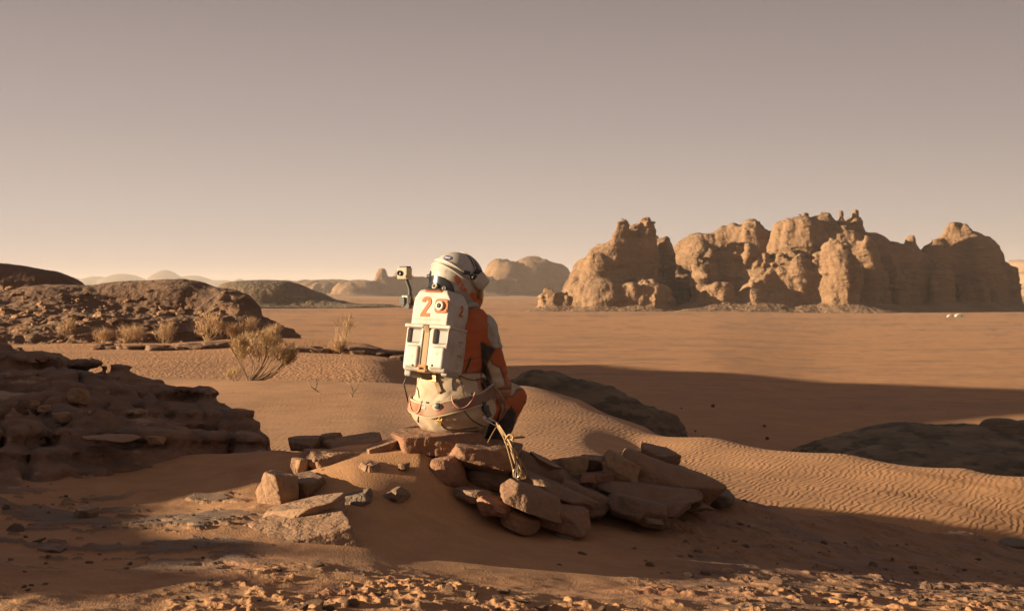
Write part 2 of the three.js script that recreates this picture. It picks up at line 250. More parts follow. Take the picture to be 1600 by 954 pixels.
{ let r = .6; while (r < 3.9) { R1.push(r); r *= 1.06; } r = 3.9; while (r < 8.6) { R1.push(r); r += .0105; } while (r < 11.6) { R1.push(r); r += .022; } R1.push(11.6);
  r = 11.6; while (r < 28) { R2.push(r); r *= 1.0055; } R2.push(28); r = 28; while (r < 60) { R3.push(r); r *= 1.008; } while (r < 400) { R3.push(r); r *= 1.015; } while (r < 22000) { R3.push(r); r *= 1.045; } R3.push(23000); }
tag(band('ground', R1, M.ground, (o, x, y, z, r) => {
  const d = -z, q = ledgeZones(x, d), m = fbm(x * 1.7, 9.1, z * 1.7, 4);
  o[0] = SAND[0]; o[1] = SAND[1]; o[2] = SAND[2]; mix3(o, SOIL, clamp(.25 + .5 * m) * (1 - .6 * q.smooth) * .8);
  mix3(o, RED, .55 * sstep(.05, .3, fbm(x * 1.3 + 5, 3.1, z * 1.3, 3)) * (1 - q.smooth));
  mix3(o, CRUST, .85 * q.crust * sstep(.05, .11, fbm(x * 3.2 + 40, 5.5, z * 4.6, 5, .6)));
  mix3(o, SOIL, .75 * q.right); mix3(o, CRUST, .5 * q.right * sstep(.05, .2, fbm(x * 2.2 + 70, 2.6, z * 3.1, 5, .62)));
  mix3(o, CRUST, .35 * q.clod * sstep(.02, .2, fbm(x * 1.6 + 21, 7.1, z * 1.9, 4)));
}), 'sandy rock ledge in the foreground with crusted soil and clods', 'ground', null, 'structure');
tag(band('sand_dune', R2, M.dune, (o, x, y, z) => { const m = fbm(x * .4, 5.1, z * .4, 4); o[0] = .40 + .05 * m; o[1] = .21 + .03 * m; o[2] = .094 + .02 * m; },
  (x, z) => { const wx = .45 * fbm(x * .12, 1.2, z * .12, 2), wz = .45 * fbm(x * .12 + 9, 5.2, z * .12, 2), a = -.35; return [(x + wx) * Math.cos(a) - (z + wz) * Math.sin(a), (x + wx) * Math.sin(a) + (z + wz) * Math.cos(a)]; }),
  'wind rippled sand dune behind the seated person', 'dune', null, 'structure');
tag(band('desert_plain', R3, M.valley, (o, x, y, z, r) => {
  const far = sstep(60, 200, r), st = fbm(x * .012 + 2, 3.3, z * .05, 5, .6), sp = fbm(x * .09, 8.3, z * .3, 4, .6), px = 800 + FOC * x / Math.max(-z, 1);
  o[0] = .415; o[1] = .21; o[2] = .09; mix3(o, [.42, .208, .088], far * .5); mix3(o, [.25, .14, .075], far * clamp(.55 * sstep(-.05, .3, st) + .6 * sstep(.05, .3, sp)));
}), 'broad flat sandy plain reaching to the mountains', 'plain', null, 'structure');

// ---------------------------------------------------------------- rock masses
const HAZY = { tan: [.20, .12, .066], pale: [.27, .172, .098], dark: [.115, .072, .044], olive: [.12, .095, .06] };
// lobes: [photo x, photo y of the top, half width in px, depth m, half thickness m]
function massif(name, label, category, lobes, { cell, base = -14.4, amp = 1, talus = 7, k = 3, colors, mat = M.butte, dark = 0, strata = 1, pow = 3, rot = 0, lump = 1, scrub = 0 }) {
  const L = lobes.map(([px, py, hw, d, zh, rt = rot]) => { const top = P(px, py, d), r = rt * Math.PI / 180, w = hw * d / FOC, B = rt ? Math.min(zh, w * .8) : zh, A = rt ? Math.sqrt((w * w - (B * Math.sin(r)) ** 2)) / Math.cos(r) : w; return { x: top.x, z: -d, a: A, b: B, c: Math.cos(r), s: Math.sin(r), h: top.y - EYE - base }; });
  const EL = (l, x, z) => { const X = x - l.x, Z = z - l.z; return Math.hypot((X * l.c - Z * l.s) / l.a, (X * l.s + Z * l.c) / l.b); };
  const y0 = EYE + base, S = L.reduce((s, l) => Math.max(s, l.h), 0) / 60;
  const f = (x, y, z) => {
    const yy = y - y0, s = 1 / S;
    const bed = noise(x * .01 * s, yy * .16 * s + .25 * noise(x * .03 * s, 2.5, z * .03 * s), z * .01 * s), bed2 = noise(x * .03 * s + 7, yy * .45 * s, z * .03 * s);
    const wx = x + 6 * S * noise(x * .03 * s, y * .02 * s, z * .03 * s), A = (q, p, o) => Math.abs(noise(wx * q * s + o, yy * p * s, z * q * s + o)) - .22;
    const fl = fbm(x * .02 * s, yy * .006 * s, z * .02 * s, 2), fine = fbm(x * .13 * s, yy * .15 * s, z * .13 * s, 5, .6);
    const dis = S * amp * (4 * fl * lump - 8.5 * lump * A(.030, .007, 1) - 4.6 * A(.07, .022, 5) - 2.2 * A(.17, .07, 9) - strata * (2.2 * (Math.abs(bed) - .2) + 1.3 * (Math.abs(bed2) - .2)) + 1.3 * fine);
    let v = 1e9, pl = 1e9; const yp = Math.max(0, yy);
    for (const l of L) { const e = EL(l, x, z), w = Math.min(l.a, l.b), m = Math.min(w, l.h); pl = Math.min(pl, (e - 1) * w); if ((e - 1) * m * .9 > v + k * S) continue; const q = Math.pow(Math.pow(e, pow) + Math.pow(yp / l.h, pow), 1 / pow); v = smin(v, (q - 1) * m * .95, k * S); }
    v += dis * clamp(.35 + yy / (14 * S)) * lerp(1, .38, sstep(20 * S, 50 * S, yy));
    const tal = (yy - talus * S * Math.pow(clamp(1 - pl / (26 * S)), 1.6) - 1.0 * S * fine) * .8; return Math.max(smin(v, tal, 2 * S), -yy - 3 * S);
  };
  const lo = [1e9, y0 - 4 * S, 1e9], hi = [-1e9, 0, -1e9]; for (const l of L) { const m = 16 * S, wx = Math.hypot(l.a * l.c, l.b * l.s), wz = Math.hypot(l.a * l.s, l.b * l.c); lo[0] = Math.min(lo[0], l.x - wx - m); hi[0] = Math.max(hi[0], l.x + wx + m); lo[2] = Math.min(lo[2], l.z - wz - m); hi[2] = Math.max(hi[2], l.z + wz + m); hi[1] = Math.max(hi[1], y0 + l.h + 8 * S); }
  const g = meshField(f, lo, hi, cell, 1.6, 6, true);
  const s = 1 / S; paint(g, (o, x, y, z, nx, ny) => { const b = fbm(x * .012 * s, (y - y0) * .12 * s, z * .012 * s, 4, .6), st = fbm(x * .05 * s, (y - y0) * .015 * s, z * .05 * s, 3); const q = colors; o[0] = q[0]; o[1] = q[1]; o[2] = q[2]; mix3(o, HAZY.pale, clamp(1.2 * b + .12) * (1 - dark)); mix3(o, HAZY.dark, clamp(.12 + 1.9 * st - .5 * b + dark) * .7); if (scrub) mix3(o, [.05, .042, .024], scrub * sstep(-.02, .16, fbm(x * .55, y * 1.6, z * .35, 5, .62))); });
  const m = mesh(name, boxUV(g), mat); tag(m, label, category, null, 'structure'); return m;
}
massif('sandstone_tower', 'tall notched sandstone tower rising left of the big massif', 'rock butte', [[1012, 346, 19, 782, 14], [974, 352, 20, 778, 14], [992, 368, 42, 790, 20], [966, 374, 42, 784, 18], [950, 388, 40, 780, 18], [940, 404, 52, 780, 18], [1052, 404, 56, 850, 20, 0], [918, 429, 52, 776, 16], [884, 450, 42, 772, 13], [1032, 390, 22, 806, 16, -30], [1046, 418, 36, 832, 20, 0], [1006, 440, 52, 768, 13], [960, 446, 48, 766, 11]], { cell: .75, colors: HAZY.tan, talus: 5, rot: 30, pow: 2.9, amp: .8 });
massif('rock_massif', 'widest rugged sandstone massif with twin peaks in the middle of the ridge', 'rock butte', [[1215, 364, 158, 852, 32, 0], [1112, 366, 66, 846, 26, 0], [1338, 362, 64, 840, 24, 0], [1150, 346, 48, 842, 26], [1092, 374, 40, 838, 20, -10], [1178, 357, 36, 828, 20], [1128, 378, 46, 794, 20], [1104, 402, 28, 782, 14], [1176, 394, 36, 788, 16], [1234, 356, 44, 814, 24], [1298, 332, 30, 818, 22], [1332, 338, 22, 820, 20], [1264, 350, 40, 810, 22], [1318, 362, 42, 810, 24], [1228, 394, 36, 784, 16], [1262, 400, 28, 780, 14], [1302, 384, 36, 778, 16, -34], [1345, 384, 24, 800, 18, -30], [1196, 430, 60, 782, 15], [1140, 444, 50, 778, 12]], { cell: .8, colors: HAZY.tan, rot: 32, pow: 3.4, amp: .85 });
massif('rock_saddle', 'low dark rock saddle joining the massif to the right dome', 'rock butte', [[1372, 372, 34, 832, 22], [1396, 378, 62, 840, 24], [1424, 374, 12, 838, 12], [1446, 398, 34, 838, 18], [1366, 420, 26, 812, 12], [1412, 430, 22, 818, 12]], { cell: .95, colors: HAZY.tan, rot: -22, amp: 1, lump: 1.2, pow: 3.2 });
massif('rock_dome', 'shaded rounded rock dome at the right end of the ridge', 'rock butte', [[1494, 359, 36, 846, 26], [1508, 368, 78, 848, 34], [1535, 392, 46, 842, 30], [1462, 382, 36, 838, 26], [1550, 408, 38, 840, 26], [1566, 440, 24, 838, 20], [1476, 420, 22, 818, 14], [1520, 430, 26, 820, 14]], { cell: .95, colors: HAZY.tan, amp: .85, rot: -22, lump: 1.2, pow: 2.5 });
massif('distant_butte', 'hazy flat topped butte right of the helmet', 'rock butte', [[788, 406, 34, 3300, 110, -25], [836, 403, 44, 3330, 120], [872, 412, 22, 3320, 90, -30], [765, 436, 18, 3250, 60]], { rot: 30, cell: 4.5, base: -20, colors: HAZY.tan, k: 2, amp: .9 });
massif('distant_ridge', 'hazy small peaks left of the helmet on the skyline', 'rock ridge', [[596, 420, 12, 3600, 60], [612, 432, 30, 3620, 80], [630, 424, 18, 3640, 80], [652, 432, 26, 3660, 80], [560, 438, 44, 3600, 80], [510, 437, 60, 3800, 110], [452, 439, 50, 3800, 110], [690, 436, 70, 3700, 110], [590, 440, 60, 3700, 90]], { cell: 5, base: -22, colors: HAZY.tan, k: 3, amp: .8, rot: 20 });
massif('far_mountain', 'palest mountain range on the left horizon', 'mountain range', [[258, 421, 34, 16000, 500], [192, 427, 50, 16100, 540], [150, 431, 40, 16200, 540], [300, 430, 50, 16000, 540], [374, 434, 16, 15600, 300], [345, 438, 60, 15800, 500], [100, 432, 50, 16200, 540]], { cell: 32, base: -24, colors: HAZY.dark, k: 2, amp: .5, strata: .5, pow: 1.6, talus: 10 });
massif('far_hill', 'small hazy hills at the far right edge of the skyline', 'hill', [[1592, 406, 24, 5400, 160], [1640, 402, 60, 5500, 200]], { cell: 8, base: -24, colors: HAZY.tan, k: 2, amp: .7 });
massif('sunlit_hill', 'pale sunlit low hill just right of the shaded dome', 'hill', [[1612, 424, 34, 2600, 100], [1596, 448, 20, 2500, 60]], { cell: 4, base: -18, colors: HAZY.pale, k: 2, amp: .7 });
massif('smooth_hill', 'dull olive flat topped hill beyond the left slope', 'hill', [[398, 438, 74, 950, 40], [432, 441, 60, 950, 40], [470, 455, 50, 948, 34], [505, 469, 40, 945, 24], [550, 476, 60, 940, 16]], { cell: 1.2, base: -12.6, colors: HAZY.olive, amp: .25, dark: .35, strata: .3, pow: 3, k: 14, rot: -20 });
// massif beyond the left edge whose long shadow falls across the plain
{
  const TIPS = [[9.6, 211], [62, 170], [58, 148], [40, 137], [32, 130], [36, 124], [50, 115], [62, 100], [66, 70]].map(([x, d]) => [x * Math.sin(SUN_AZ) - d * Math.cos(SUN_AZ), x * Math.cos(SUN_AZ) + d * Math.sin(SUN_AZ)]).sort((a, b) => a[0] - b[0]);
  const tipAt = (s) => { let k = 0; while (k < TIPS.length - 2 && s > TIPS[k + 1][0]) k++; return lerp(TIPS[k][1], TIPS[k + 1][1], clamp((s - TIPS[k][0]) / (TIPS[k + 1][0] - TIPS[k][0]))); };
  const lR = -150, cA = Math.cos(SUN_AZ), sA = Math.sin(SUN_AZ), tanE = Math.tan(SUN_EL);
  const f = (x, y, z) => {
    const s = x * sA + z * cA, l = x * cA - z * sA, n = fbm(x * .05, y * .05, z * .05, 3);
    const crest = tanE * (tipAt(s) - lR) + 1.2 * fbm(s * .1, 1.5, 2.5, 3), edge = 0 ;
    const inS = Math.max(s + 71, -218 - s), H = crest * Math.pow(clamp(1 - Math.pow(Math.abs(l - lR) / 46, 2.4)), .6);
    return Math.max((y - H) * .45, inS * .8, Math.abs(l - lR) - 46) + 2.2 * n * sstep(crest, crest - 12, y);
  };
  const pts = []; for (const l of [lR - 50, lR + 50]) for (const s of [-287, -64]) pts.push([l * cA + s * sA, -l * sA + s * cA]);
  const lo = [Math.min(...pts.map(p => p[0])), -2, Math.min(...pts.map(p => p[1]))], hi = [Math.max(...pts.map(p => p[0])), 84, Math.max(...pts.map(p => p[1]))];
  const g = paint(meshField(f, lo, hi, 1.9, 1.8), (o, x, y, z) => { const b = fbm(x * .03, y * .2, z * .03, 4); o[0] = .3; o[1] = .185; o[2] = .105; mix3(o, HAZY.dark, clamp(.3 + b)); });
  tag(mesh('shadowing_massif', boxUV(g), M.butte), 'sandstone massif standing beyond the left edge of the view', 'rock butte', null, 'structure');
}
// rock ridge just left of the frame: its crest sets how much of the ledge lies in shade
{
  const cA = Math.cos(SUN_AZ), sA = Math.sin(SUN_AZ), tanE = Math.tan(SUN_EL), lR = -8.2;
  // height (relative to the eye) of the shade's upper edge at l = 2, by s across the light
  const SH = [[0, .5, -1.35], [-.2, 3.5, -1.33], [-.2, 4.5, -1.28], [-.2, 5.1, -1.2], [-1.2, 5.35, -1.12], [-1, 5.65, -1.06], [-1, 5.9, -1.08], [-1, 6.1, -1.2], [-1.15, 7.1, -1.22], [-1.15, 7.4, -1.08], [-.3, 7.75, -.9], [-.3, 8.05, -.95], [.8, 8.3, -1.03], [.8, 8.65, -1.0], [-3.5, 8.95, -.36], [-3.5, 10, -.36], [-3.5, 10.5, -.7], [1.5, 11.2, -2], [-2.25, 13, -2], [-2, 16, -3]].map(([x, d, y]) => { const l = x * cA + d * sA; return [x * sA - d * cA, y + tanE * (l - 2)]; }).sort((a, b) => a[0] - b[0]);
  const shade = (s) => { let k = 0; while (k < SH.length - 2 && s > SH[k + 1][0]) k++; return lerp(SH[k][1], SH[k + 1][1], clamp((s - SH[k][0]) / (SH[k + 1][0] - SH[k][0]))); };
  const f = (x, y, z) => {
    const s = x * sA + z * cA, l = x * cA - z * sA, n = fbm(x * .6, y * .9, z * .6, 4);
    const H = EYE + shade(s) + tanE * (2.0 - lR) + .05 * fbm(s * 3, 4.4, 1.2, 3), a = Math.abs(l - lR);
    return Math.max((y - H + .9 * Math.pow(a / 1.3, 2) + .35 * n * sstep(.15, 1, a)) * .5, a - 2.4, -13.5 - s, s + .3);
  };
  const pts = []; for (const l of [lR - 2.6, lR + 2.6]) for (const s of [-14, .6]) pts.push([l * cA + s * sA, -l * sA + s * cA]);
  const lo = [Math.min(...pts.map(p => p[0])), EYE - 1.6, Math.min(...pts.map(p => p[1]))], hi = [Math.max(...pts.map(p => p[0])), EYE + 3, Math.max(...pts.map(p => p[1]))];
  const g = paint(meshField(f, lo, hi, .07, 1.9), (o, x, y, z) => { o[0] = .13; o[1] = .08; o[2] = .05; mix3(o, SOIL, clamp(.3 + fbm(x * 2, y * 3, z * 2, 3))); });
  tag(mesh('rock_ridge', boxUV(g), M.outcrop), 'dark rock ridge just outside the left edge of the view', 'rock outcrop', null, 'structure');
}
// left slope with rubble, dark varnished rock
const VARN = [.15, .082, .048], VARN2 = [.15, .085, .05];
massif('rocky_slope', 'dark rocky slope with a steep nose in the left middle distance', 'hill', [[215, 438, 150, 57, 3.2], [290, 438, 90, 57, 3], [80, 444, 140, 56, 3.4], [-60, 450, 130, 55, 3.5], [352, 452, 54, 56, 2.2], [388, 474, 24, 55.6, 1.4], [380, 498, 70, 54.5, 1.5], [425, 516, 46, 54.5, 1.0], [80, 486, 260, 53.2, 2.8], [20, 510, 260, 51.5, 2.8], [280, 504, 90, 53.5, 1.8]], { cell: .064, base: -2.25, colors: VARN, mat: M.hill, amp: .72, lump: .2, talus: 7, strata: 1.4, pow: 2, dark: .1, k: 14 });
massif('upper_slope', 'highest dark hillside at the left edge of the photo', 'hill', [[-120, 402, 190, 70, 5], [10, 413, 110, 70, 4], [85, 427, 80, 70, 3]], { cell: .085, base: -2.6, colors: VARN, mat: M.hill, amp: .4, lump: .4, strata: 1.5, pow: 2, dark: .1, k: 14 });
massif('rocky_mound', 'dark stony mound in the shaded valley right of the person', 'mound', [[850, 578, 120, 100, 7], [930, 603, 120, 99, 7], [740, 590, 90, 100, 6], [1010, 645, 90, 97, 5]], { cell: .16, base: -12.4, colors: [.125, .088, .053], mat: M.hill, scrub: .8, amp: 1.6, lump: .35, strata: 1.4, pow: 1.8, talus: 14, k: 12 });
massif('scrub_mound', 'wide olive brown mound at the right edge of the valley', 'mound', [[1420, 662, 130, 100, 9], [1520, 664, 140, 98, 9], [1620, 672, 110, 97, 9], [1330, 684, 90, 98, 7], [1450, 690, 180, 90, 7], [1600, 700, 160, 86, 6]], { cell: .17, base: -12.6, colors: [.12, .09, .052], mat: M.hill, scrub: .85, amp: 1.5, lump: .35, strata: 1.2, pow: 1.8, talus: 12, k: 12 });
massif('rock_slab_ledge', 'dark layered ledge on top of the right valley mound', 'rock ledge', [[1565, 654, 34, 97, 1.8], [1615, 657, 40, 97, 2]], { cell: .1, base: -10.6, colors: [.1, .075, .05], mat: M.hill, amp: .3, strata: 2, pow: 4, talus: 3 });

// near left outcrop: a sloping, ledged sheet of dark rock
{
  const pxOf = (x, z) => 800 + FOC * x / -z;
  const TOP = [[-500, 520, 10.6], [-100, 542, 10.2], [0, 549, 10.2], [100, 558, 10.1], [160, 582, 10], [260, 608, 9.8], [325, 618, 9.6], [345, 642, 9.4], [385, 656, 9.2], [412, 672, 9.05], [430, 694, 8.9]];
  const BOT = [[-500, 800, 6.4], [0, 770, 7.2], [120, 744, 7.75], [210, 728, 8.1], [260, 722, 8.25], [300, 706, 8.6], [350, 703, 8.65], [430, 704, 8.5]];
  const at = (T, px, c) => { let k = 0; while (k < T.length - 2 && px > T[k + 1][0]) k++; return lerp(T[k][c], T[k + 1][c], clamp((px - T[k][0]) / (T[k + 1][0] - T[k][0]))); };
  const f = (x, y, z) => {
    const d0 = -z, wob = .12 * fbm(x * 1.4, 3.1, z * 1.4, 3), d = d0 + wob, px = pxOf(x, z), dT = at(TOP, px, 2), dB = at(BOT, px, 2), yT = yAt(at(TOP, px, 1), dT), yB = yAt(at(BOT, px, 1), dB);
    const t = (d - dB) / (dT - dB), led = Math.round(t * 7 + 1.6 * fbm(x * .7, 5.2, z * .9, 4)) / 7, tt = clamp(lerp(t, led, .48));
    let H = lerp(yB + .07, yT, Math.pow(tt, .86)) + .05 * fbm(x * 1.1, 1.7, z * 1.1, 3);
    const rim = Math.min((d - dB) * 1.0, (dT + .5 - d), (428 - px) * .0042);
    H -= .10 * Math.pow(clamp(1 - rim / .25), 2);
    const bed = noise(x * .5, (y - EYE) * 13 + d * 1.5, z * .5), n3 = fbm(x * 3, y * 6, z * 3, 5, .58), pits = fbm(x * 11, y * 14, z * 11, 3, .6);
    const cr = Math.pow(clamp(1 - 9 * Math.abs(noise(x * 1.05 + .4, y * .3, z * .75 + 2) - .02)), 1.5), cr2 = Math.pow(clamp(1 - 14 * Math.abs(noise(x * 2.1 + 8, y * .6, z * 1.6))), 2);
    // the cleft that parts the end block
    const cl = Math.exp(-Math.pow((px - 352 - 14 * n3 - (d - 8.2) * 14) / 5, 2)) * sstep(9.2, 8.6, d);
    return -smin(-(y - EYE - H) * .7, rim * .8, .06) + .07 * n3 - .09 * (Math.abs(noise(x * 1.25 + 3, y * 1.6, z * 1.25)) - .2) - .07 * (Math.abs(noise(x * 2.9, y * 3.6, z * 2.9 + 7)) - .2) + .045 * Math.sign(bed) * Math.pow(Math.abs(bed), .6) + .03 * pits + .07 * cr + .06 * cr2 + .16 * cl;
  };
  const g = meshField(f, [-4.6, EYE - 1.35, -10.9], [-1.35, EYE - .25, -6.0], .0185, 1.6);
  paint(g, (o, x, y, z) => { const b = fbm(x * 1.3, y * 4, z * 1.3, 4), p = fbm(x * 4 + 3, y * 4, z * 4, 4, .6); o[0] = .17; o[1] = .10; o[2] = .064; mix3(o, [.25, .135, .078], clamp(.2 + b)); mix3(o, [.10, .08, .066], .6 * sstep(.02, .25, p)); mix3(o, [.34, .24, .15], .85 * sstep(.2, .3, fbm(x * 2.2 + 9, y * 7, z * 2.6, 5, .6))); });
  tag(mesh('rock_outcrop', boxUV(g), M.outcrop), 'broad dark rock outcrop sloping down on the left foreground', 'rock outcrop', null, 'structure');
}

// ---------------------------------------------------------------- single rocks
const unitSphere = {}; function sphere(d) { return unitSphere[d] ||= mergeVertices(((g) => { g.deleteAttribute('uv'); g.deleteAttribute('normal'); return g; })(new THREE.IcosahedronGeometry(1, d))); }
function rockGeo({ w, h, t, seed, det = 20, rough = .06, facets = 9, strata = .25, col = [.2, .11, .065], col2 = [.13, .085, .06], sharp = 38, pale = 0 }) {
  const R = rng(seed * 7919 + 13), planes = [], J = (a) => (R() - .5) * a;
  planes.push([V3(J(.35), 1, J(.35)).normalize(), .70 + R() * .14], [V3(J(.4), -1, J(.4)).normalize(), .72 + R() * .14]);
  const ns = 5 + Math.floor(R() * 3), a0 = R() * 6.28; for (let i = 0; i < ns; i++) { const a = a0 + (i + J(.55)) / ns * 6.283; planes.push([V3(Math.cos(a), J(.7), Math.sin(a)).normalize(), .80 + R() * .2]); }
  for (let i = 0; i < facets; i++) { const v = V3(J(2), J(1.6), J(2)).normalize(); planes.push([v, .84 + R() * .2]); }
  const g = sphere(det).clone(), p = g.attributes.position, v = V3(), m = Math.min(w, h, t), ox = R() * 50, oy = R() * 50;
  for (let i = 0; i < p.count; i++) {
    v.fromBufferAttribute(p, i).normalize(); let s = 0; for (const [n, d] of planes) { const c = n.dot(v); if (c > .02) s += Math.pow(c / d, sharp); }
    let r = Math.pow(s, -1 / sharp) * 1.08; const X = v.x * r * w / 2, Y = v.y * r * h / 2, Z = v.z * r * t / 2, q = 1 / (m * .9);
    const n = fbm(X * q + ox, Y * q * 1.4 + oy, Z * q, 5, .55), b = noise(X * q * .5 + oy, Y * q * 5 + .8 * n, Z * q * .5 + ox), side = 1 - Math.abs(v.y);
    const dsp = m * (rough * 1.6 * n + rough * strata * 2.2 * b * side - rough * .7 * Math.pow(clamp(1 - 7 * Math.abs(noise(X * q * .8 + oy, Y * q * .5, Z * q * .8 + 4))), 2));
    const L = Math.hypot(X, Y, Z) || 1, k = 1 + dsp / L; p.setXYZ(i, X * k, Y * k, Z * k);
  }
  g.computeVertexNormals();
  const q = 1 / Math.max(m, .06); paint(g, (o, x, y, z) => { const a = fbm(x * q * 1.2 + ox, y * q * 2, z * q * 1.2, 4, .6), c = fbm(x * q * 4 + oy, y * q * 4, z * q * 4, 3, .6); for (let i = 0; i < 3; i++) o[i] = col[i]; mix3(o, col2, clamp(.35 + 1.3 * a)); mix3(o, [.42, .29, .18], pale * sstep(-.1, .3, c)); });
  return boxUV(g);
}
// one rock from its box in the photo (before its tilt), depth, thickness along the view, tilt in degrees
function rock(name, label, [x0, y0, x1, y1], d, t, { roll = 0, yaw = 0, lean = 0, category = 'rock', group, ...o } = {}) {
  const s = d / FOC, g = rockGeo({ w: (x1 - x0) * s, h: (y1 - y0) * s, t, ...o });
  const m = mesh(name, g, M.rock); m.position.copy(P((x0 + x1) / 2, (y0 + y1) / 2, d)); m.rotation.set(lean * Math.PI / 180, yaw * Math.PI / 180, roll * Math.PI / 180, 'ZXY'); tag(m, label, category, group, 'thing'); return m;
}
const BROWN = [.22, .125, .073], REDR = [.26, .125, .07], GREYB = [.16, .115, .083], TANR = [.28, .17, .10];
rock('seat_slab', 'flat reddish slab that the person in the spacesuit sits on', [616, 669, 768, 711], 7.86, .62, { seed: 3, roll: 3, det: 34, rough: .05, facets: 5, col: REDR, col2: BROWN, strata: .5 });
rock('propped_rock', 'angular rock with lit left edge under the coiled straps', [694, 689, 806, 733], 7.62, .42, { seed: 11, roll: -3, det: 30, facets: 7, col: BROWN, col2: REDR });
rock('shadowed_rock', 'dark rock in the gap below the strap rock', [716, 728, 812, 766], 7.7, .4, { seed: 5, det: 22, col: GREYB, col2: BROWN, roll: -4 });
rock('buried_red_rock', 'smooth reddish rock face right of the sand mound', [664, 706, 722, 768], 7.5, .34, { seed: 6, det: 22, col: REDR, col2: BROWN, rough: .03, sharp: 9 });
rock('sloping_slab', 'long slab sloping down right just behind the straps', [778, 716, 912, 748], 7.95, .42, { seed: 7, roll: -27, det: 30, col: BROWN, col2: GREYB });
rock('leaning_slab', 'long brown slab leaning between the strap rock and reddish boulder', [800, 752, 932, 786], 7.55, .4, { seed: 8, roll: -24, det: 30, col: BROWN, col2: GREYB });
rock('lit_spot_slab', 'tan slab with a small lit spot below the straps', [778, 756, 876, 796], 7.2, .36, { seed: 9, roll: -19, det: 30, col: BROWN, col2: BROWN, rough: .045 });
rock('reddish_boulder', 'rounded reddish boulder at the foot of the rock pile', [832, 784, 920, 830], 7.3, .36, { seed: 10, roll: -14, det: 28, col: REDR, col2: GREYB, sharp: 20 });
rock('low_flat_rock', 'small flat rock at the left foot of the pile', [782, 798, 840, 828], 7.15, .24, { seed: 12, roll: -14, det: 18, col: BROWN, col2: REDR });
rock('dark_chip', 'low dark chip of rock in front of the reddish boulder', [866, 828, 904, 844], 7.2, .14, { seed: 13, det: 12, col: GREYB, col2: GREYB });
rock('half_buried_slab', 'grey lichened slab sunk in sand left of the rock pile', [716, 762, 766, 784], 7.3, .2, { seed: 14, det: 14, col: GREYB, col2: TANR, roll: -6 });
rock('sunken_ledge', 'reddish ledge half sunk in sand under the tan slab', [744, 776, 800, 806], 7.2, .3, { seed: 15, det: 18, col: REDR, col2: BROWN, roll: -12 });
rock('pale_block', 'pale upright block with lit left face behind the pile', [872, 711, 912, 752], 8.1, .2, { seed: 21, det: 22, col: TANR, col2: TANR, yaw: 24, facets: 4, pale: .15 });
rock('flat_cap_rock', 'dark flat rock bridging over the hollow behind the pile', [896, 712, 962, 740], 8.25, .3, { seed: 22, det: 20, col: BROWN, col2: GREYB, facets: 4 });
rock('small_dark_block', 'small dark block left of the pale upright block', [860, 716, 882, 738], 8.3, .14, { seed: 23, det: 12, col: GREYB, col2: GREYB });
rock('bright_rock', 'brightly sunlit pitted rock leaning in the middle of the right pile', [940, 710, 992, 752], 7.95, .2, { seed: 24, det: 28, col: TANR, col2: TANR, roll: -22, yaw: 34, rough: .07 });
rock('hollow_rock', 'reddish rock inside the hollow under the flat cap rock', [906, 736, 966, 768], 8.0, .3, { seed: 25, det: 20, col: REDR, col2: BROWN });
rock('lit_top_rock', 'sunlit rough rock on top of the right pile', [972, 702, 1030, 728], 8.5, .24, { seed: 26, det: 24, col: TANR, col2: BROWN, rough: .08, yaw: 15 });
rock('top_slab', 'dark block lying on the very top of the right pile', [1004, 699, 1056, 727], 8.45, .3, { seed: 27, det: 22, col: BROWN, col2: GREYB, roll: -10, facets: 5 });
rock('tiny_upright_rock', 'tiny grey upright stone beside the sunlit top rock', [966, 706, 980, 722], 8.55, .08, { seed: 28, det: 9, col: GREYB, col2: TANR });
rock('big_rounded_slab', 'largest rounded brown slab of the right pile sloping down right', [962, 716, 1112, 782], 8.35, .75, { seed: 29, roll: -17, det: 40, col: BROWN, col2: BROWN, sharp: 24, rough: .045 });
rock('long_grey_slab', 'long greyish slab across the front of the right pile', [916, 750, 1086, 785], 8.0, .55, { seed: 30, roll: -7, det: 36, col: BROWN, col2: GREYB, rough: .05, strata: .5 });
rock('front_boulder', 'pointed grey boulder at the front foot of the right pile', [944, 774, 1050, 814], 7.7, .42, { seed: 31, roll: -12, det: 30, col: GREYB, col2: BROWN });
rock('front_slab', 'flat brown slab right of the pointed grey boulder', [990, 778, 1076, 806], 7.8, .42, { seed: 32, roll: 3, det: 26, col: BROWN, col2: GREYB });
rock('filler_rock', 'squat brown rock between the two rock piles', [868, 756, 950, 806], 7.75, .4, { seed: 33, det: 24, col: BROWN, col2: GREYB, roll: -16 });
rock('hidden_brown_rock', 'plain brown rock behind the leaning slab', [880, 740, 948, 776], 8.05, .36, { seed: 34, det: 18, col: BROWN, col2: GREYB });
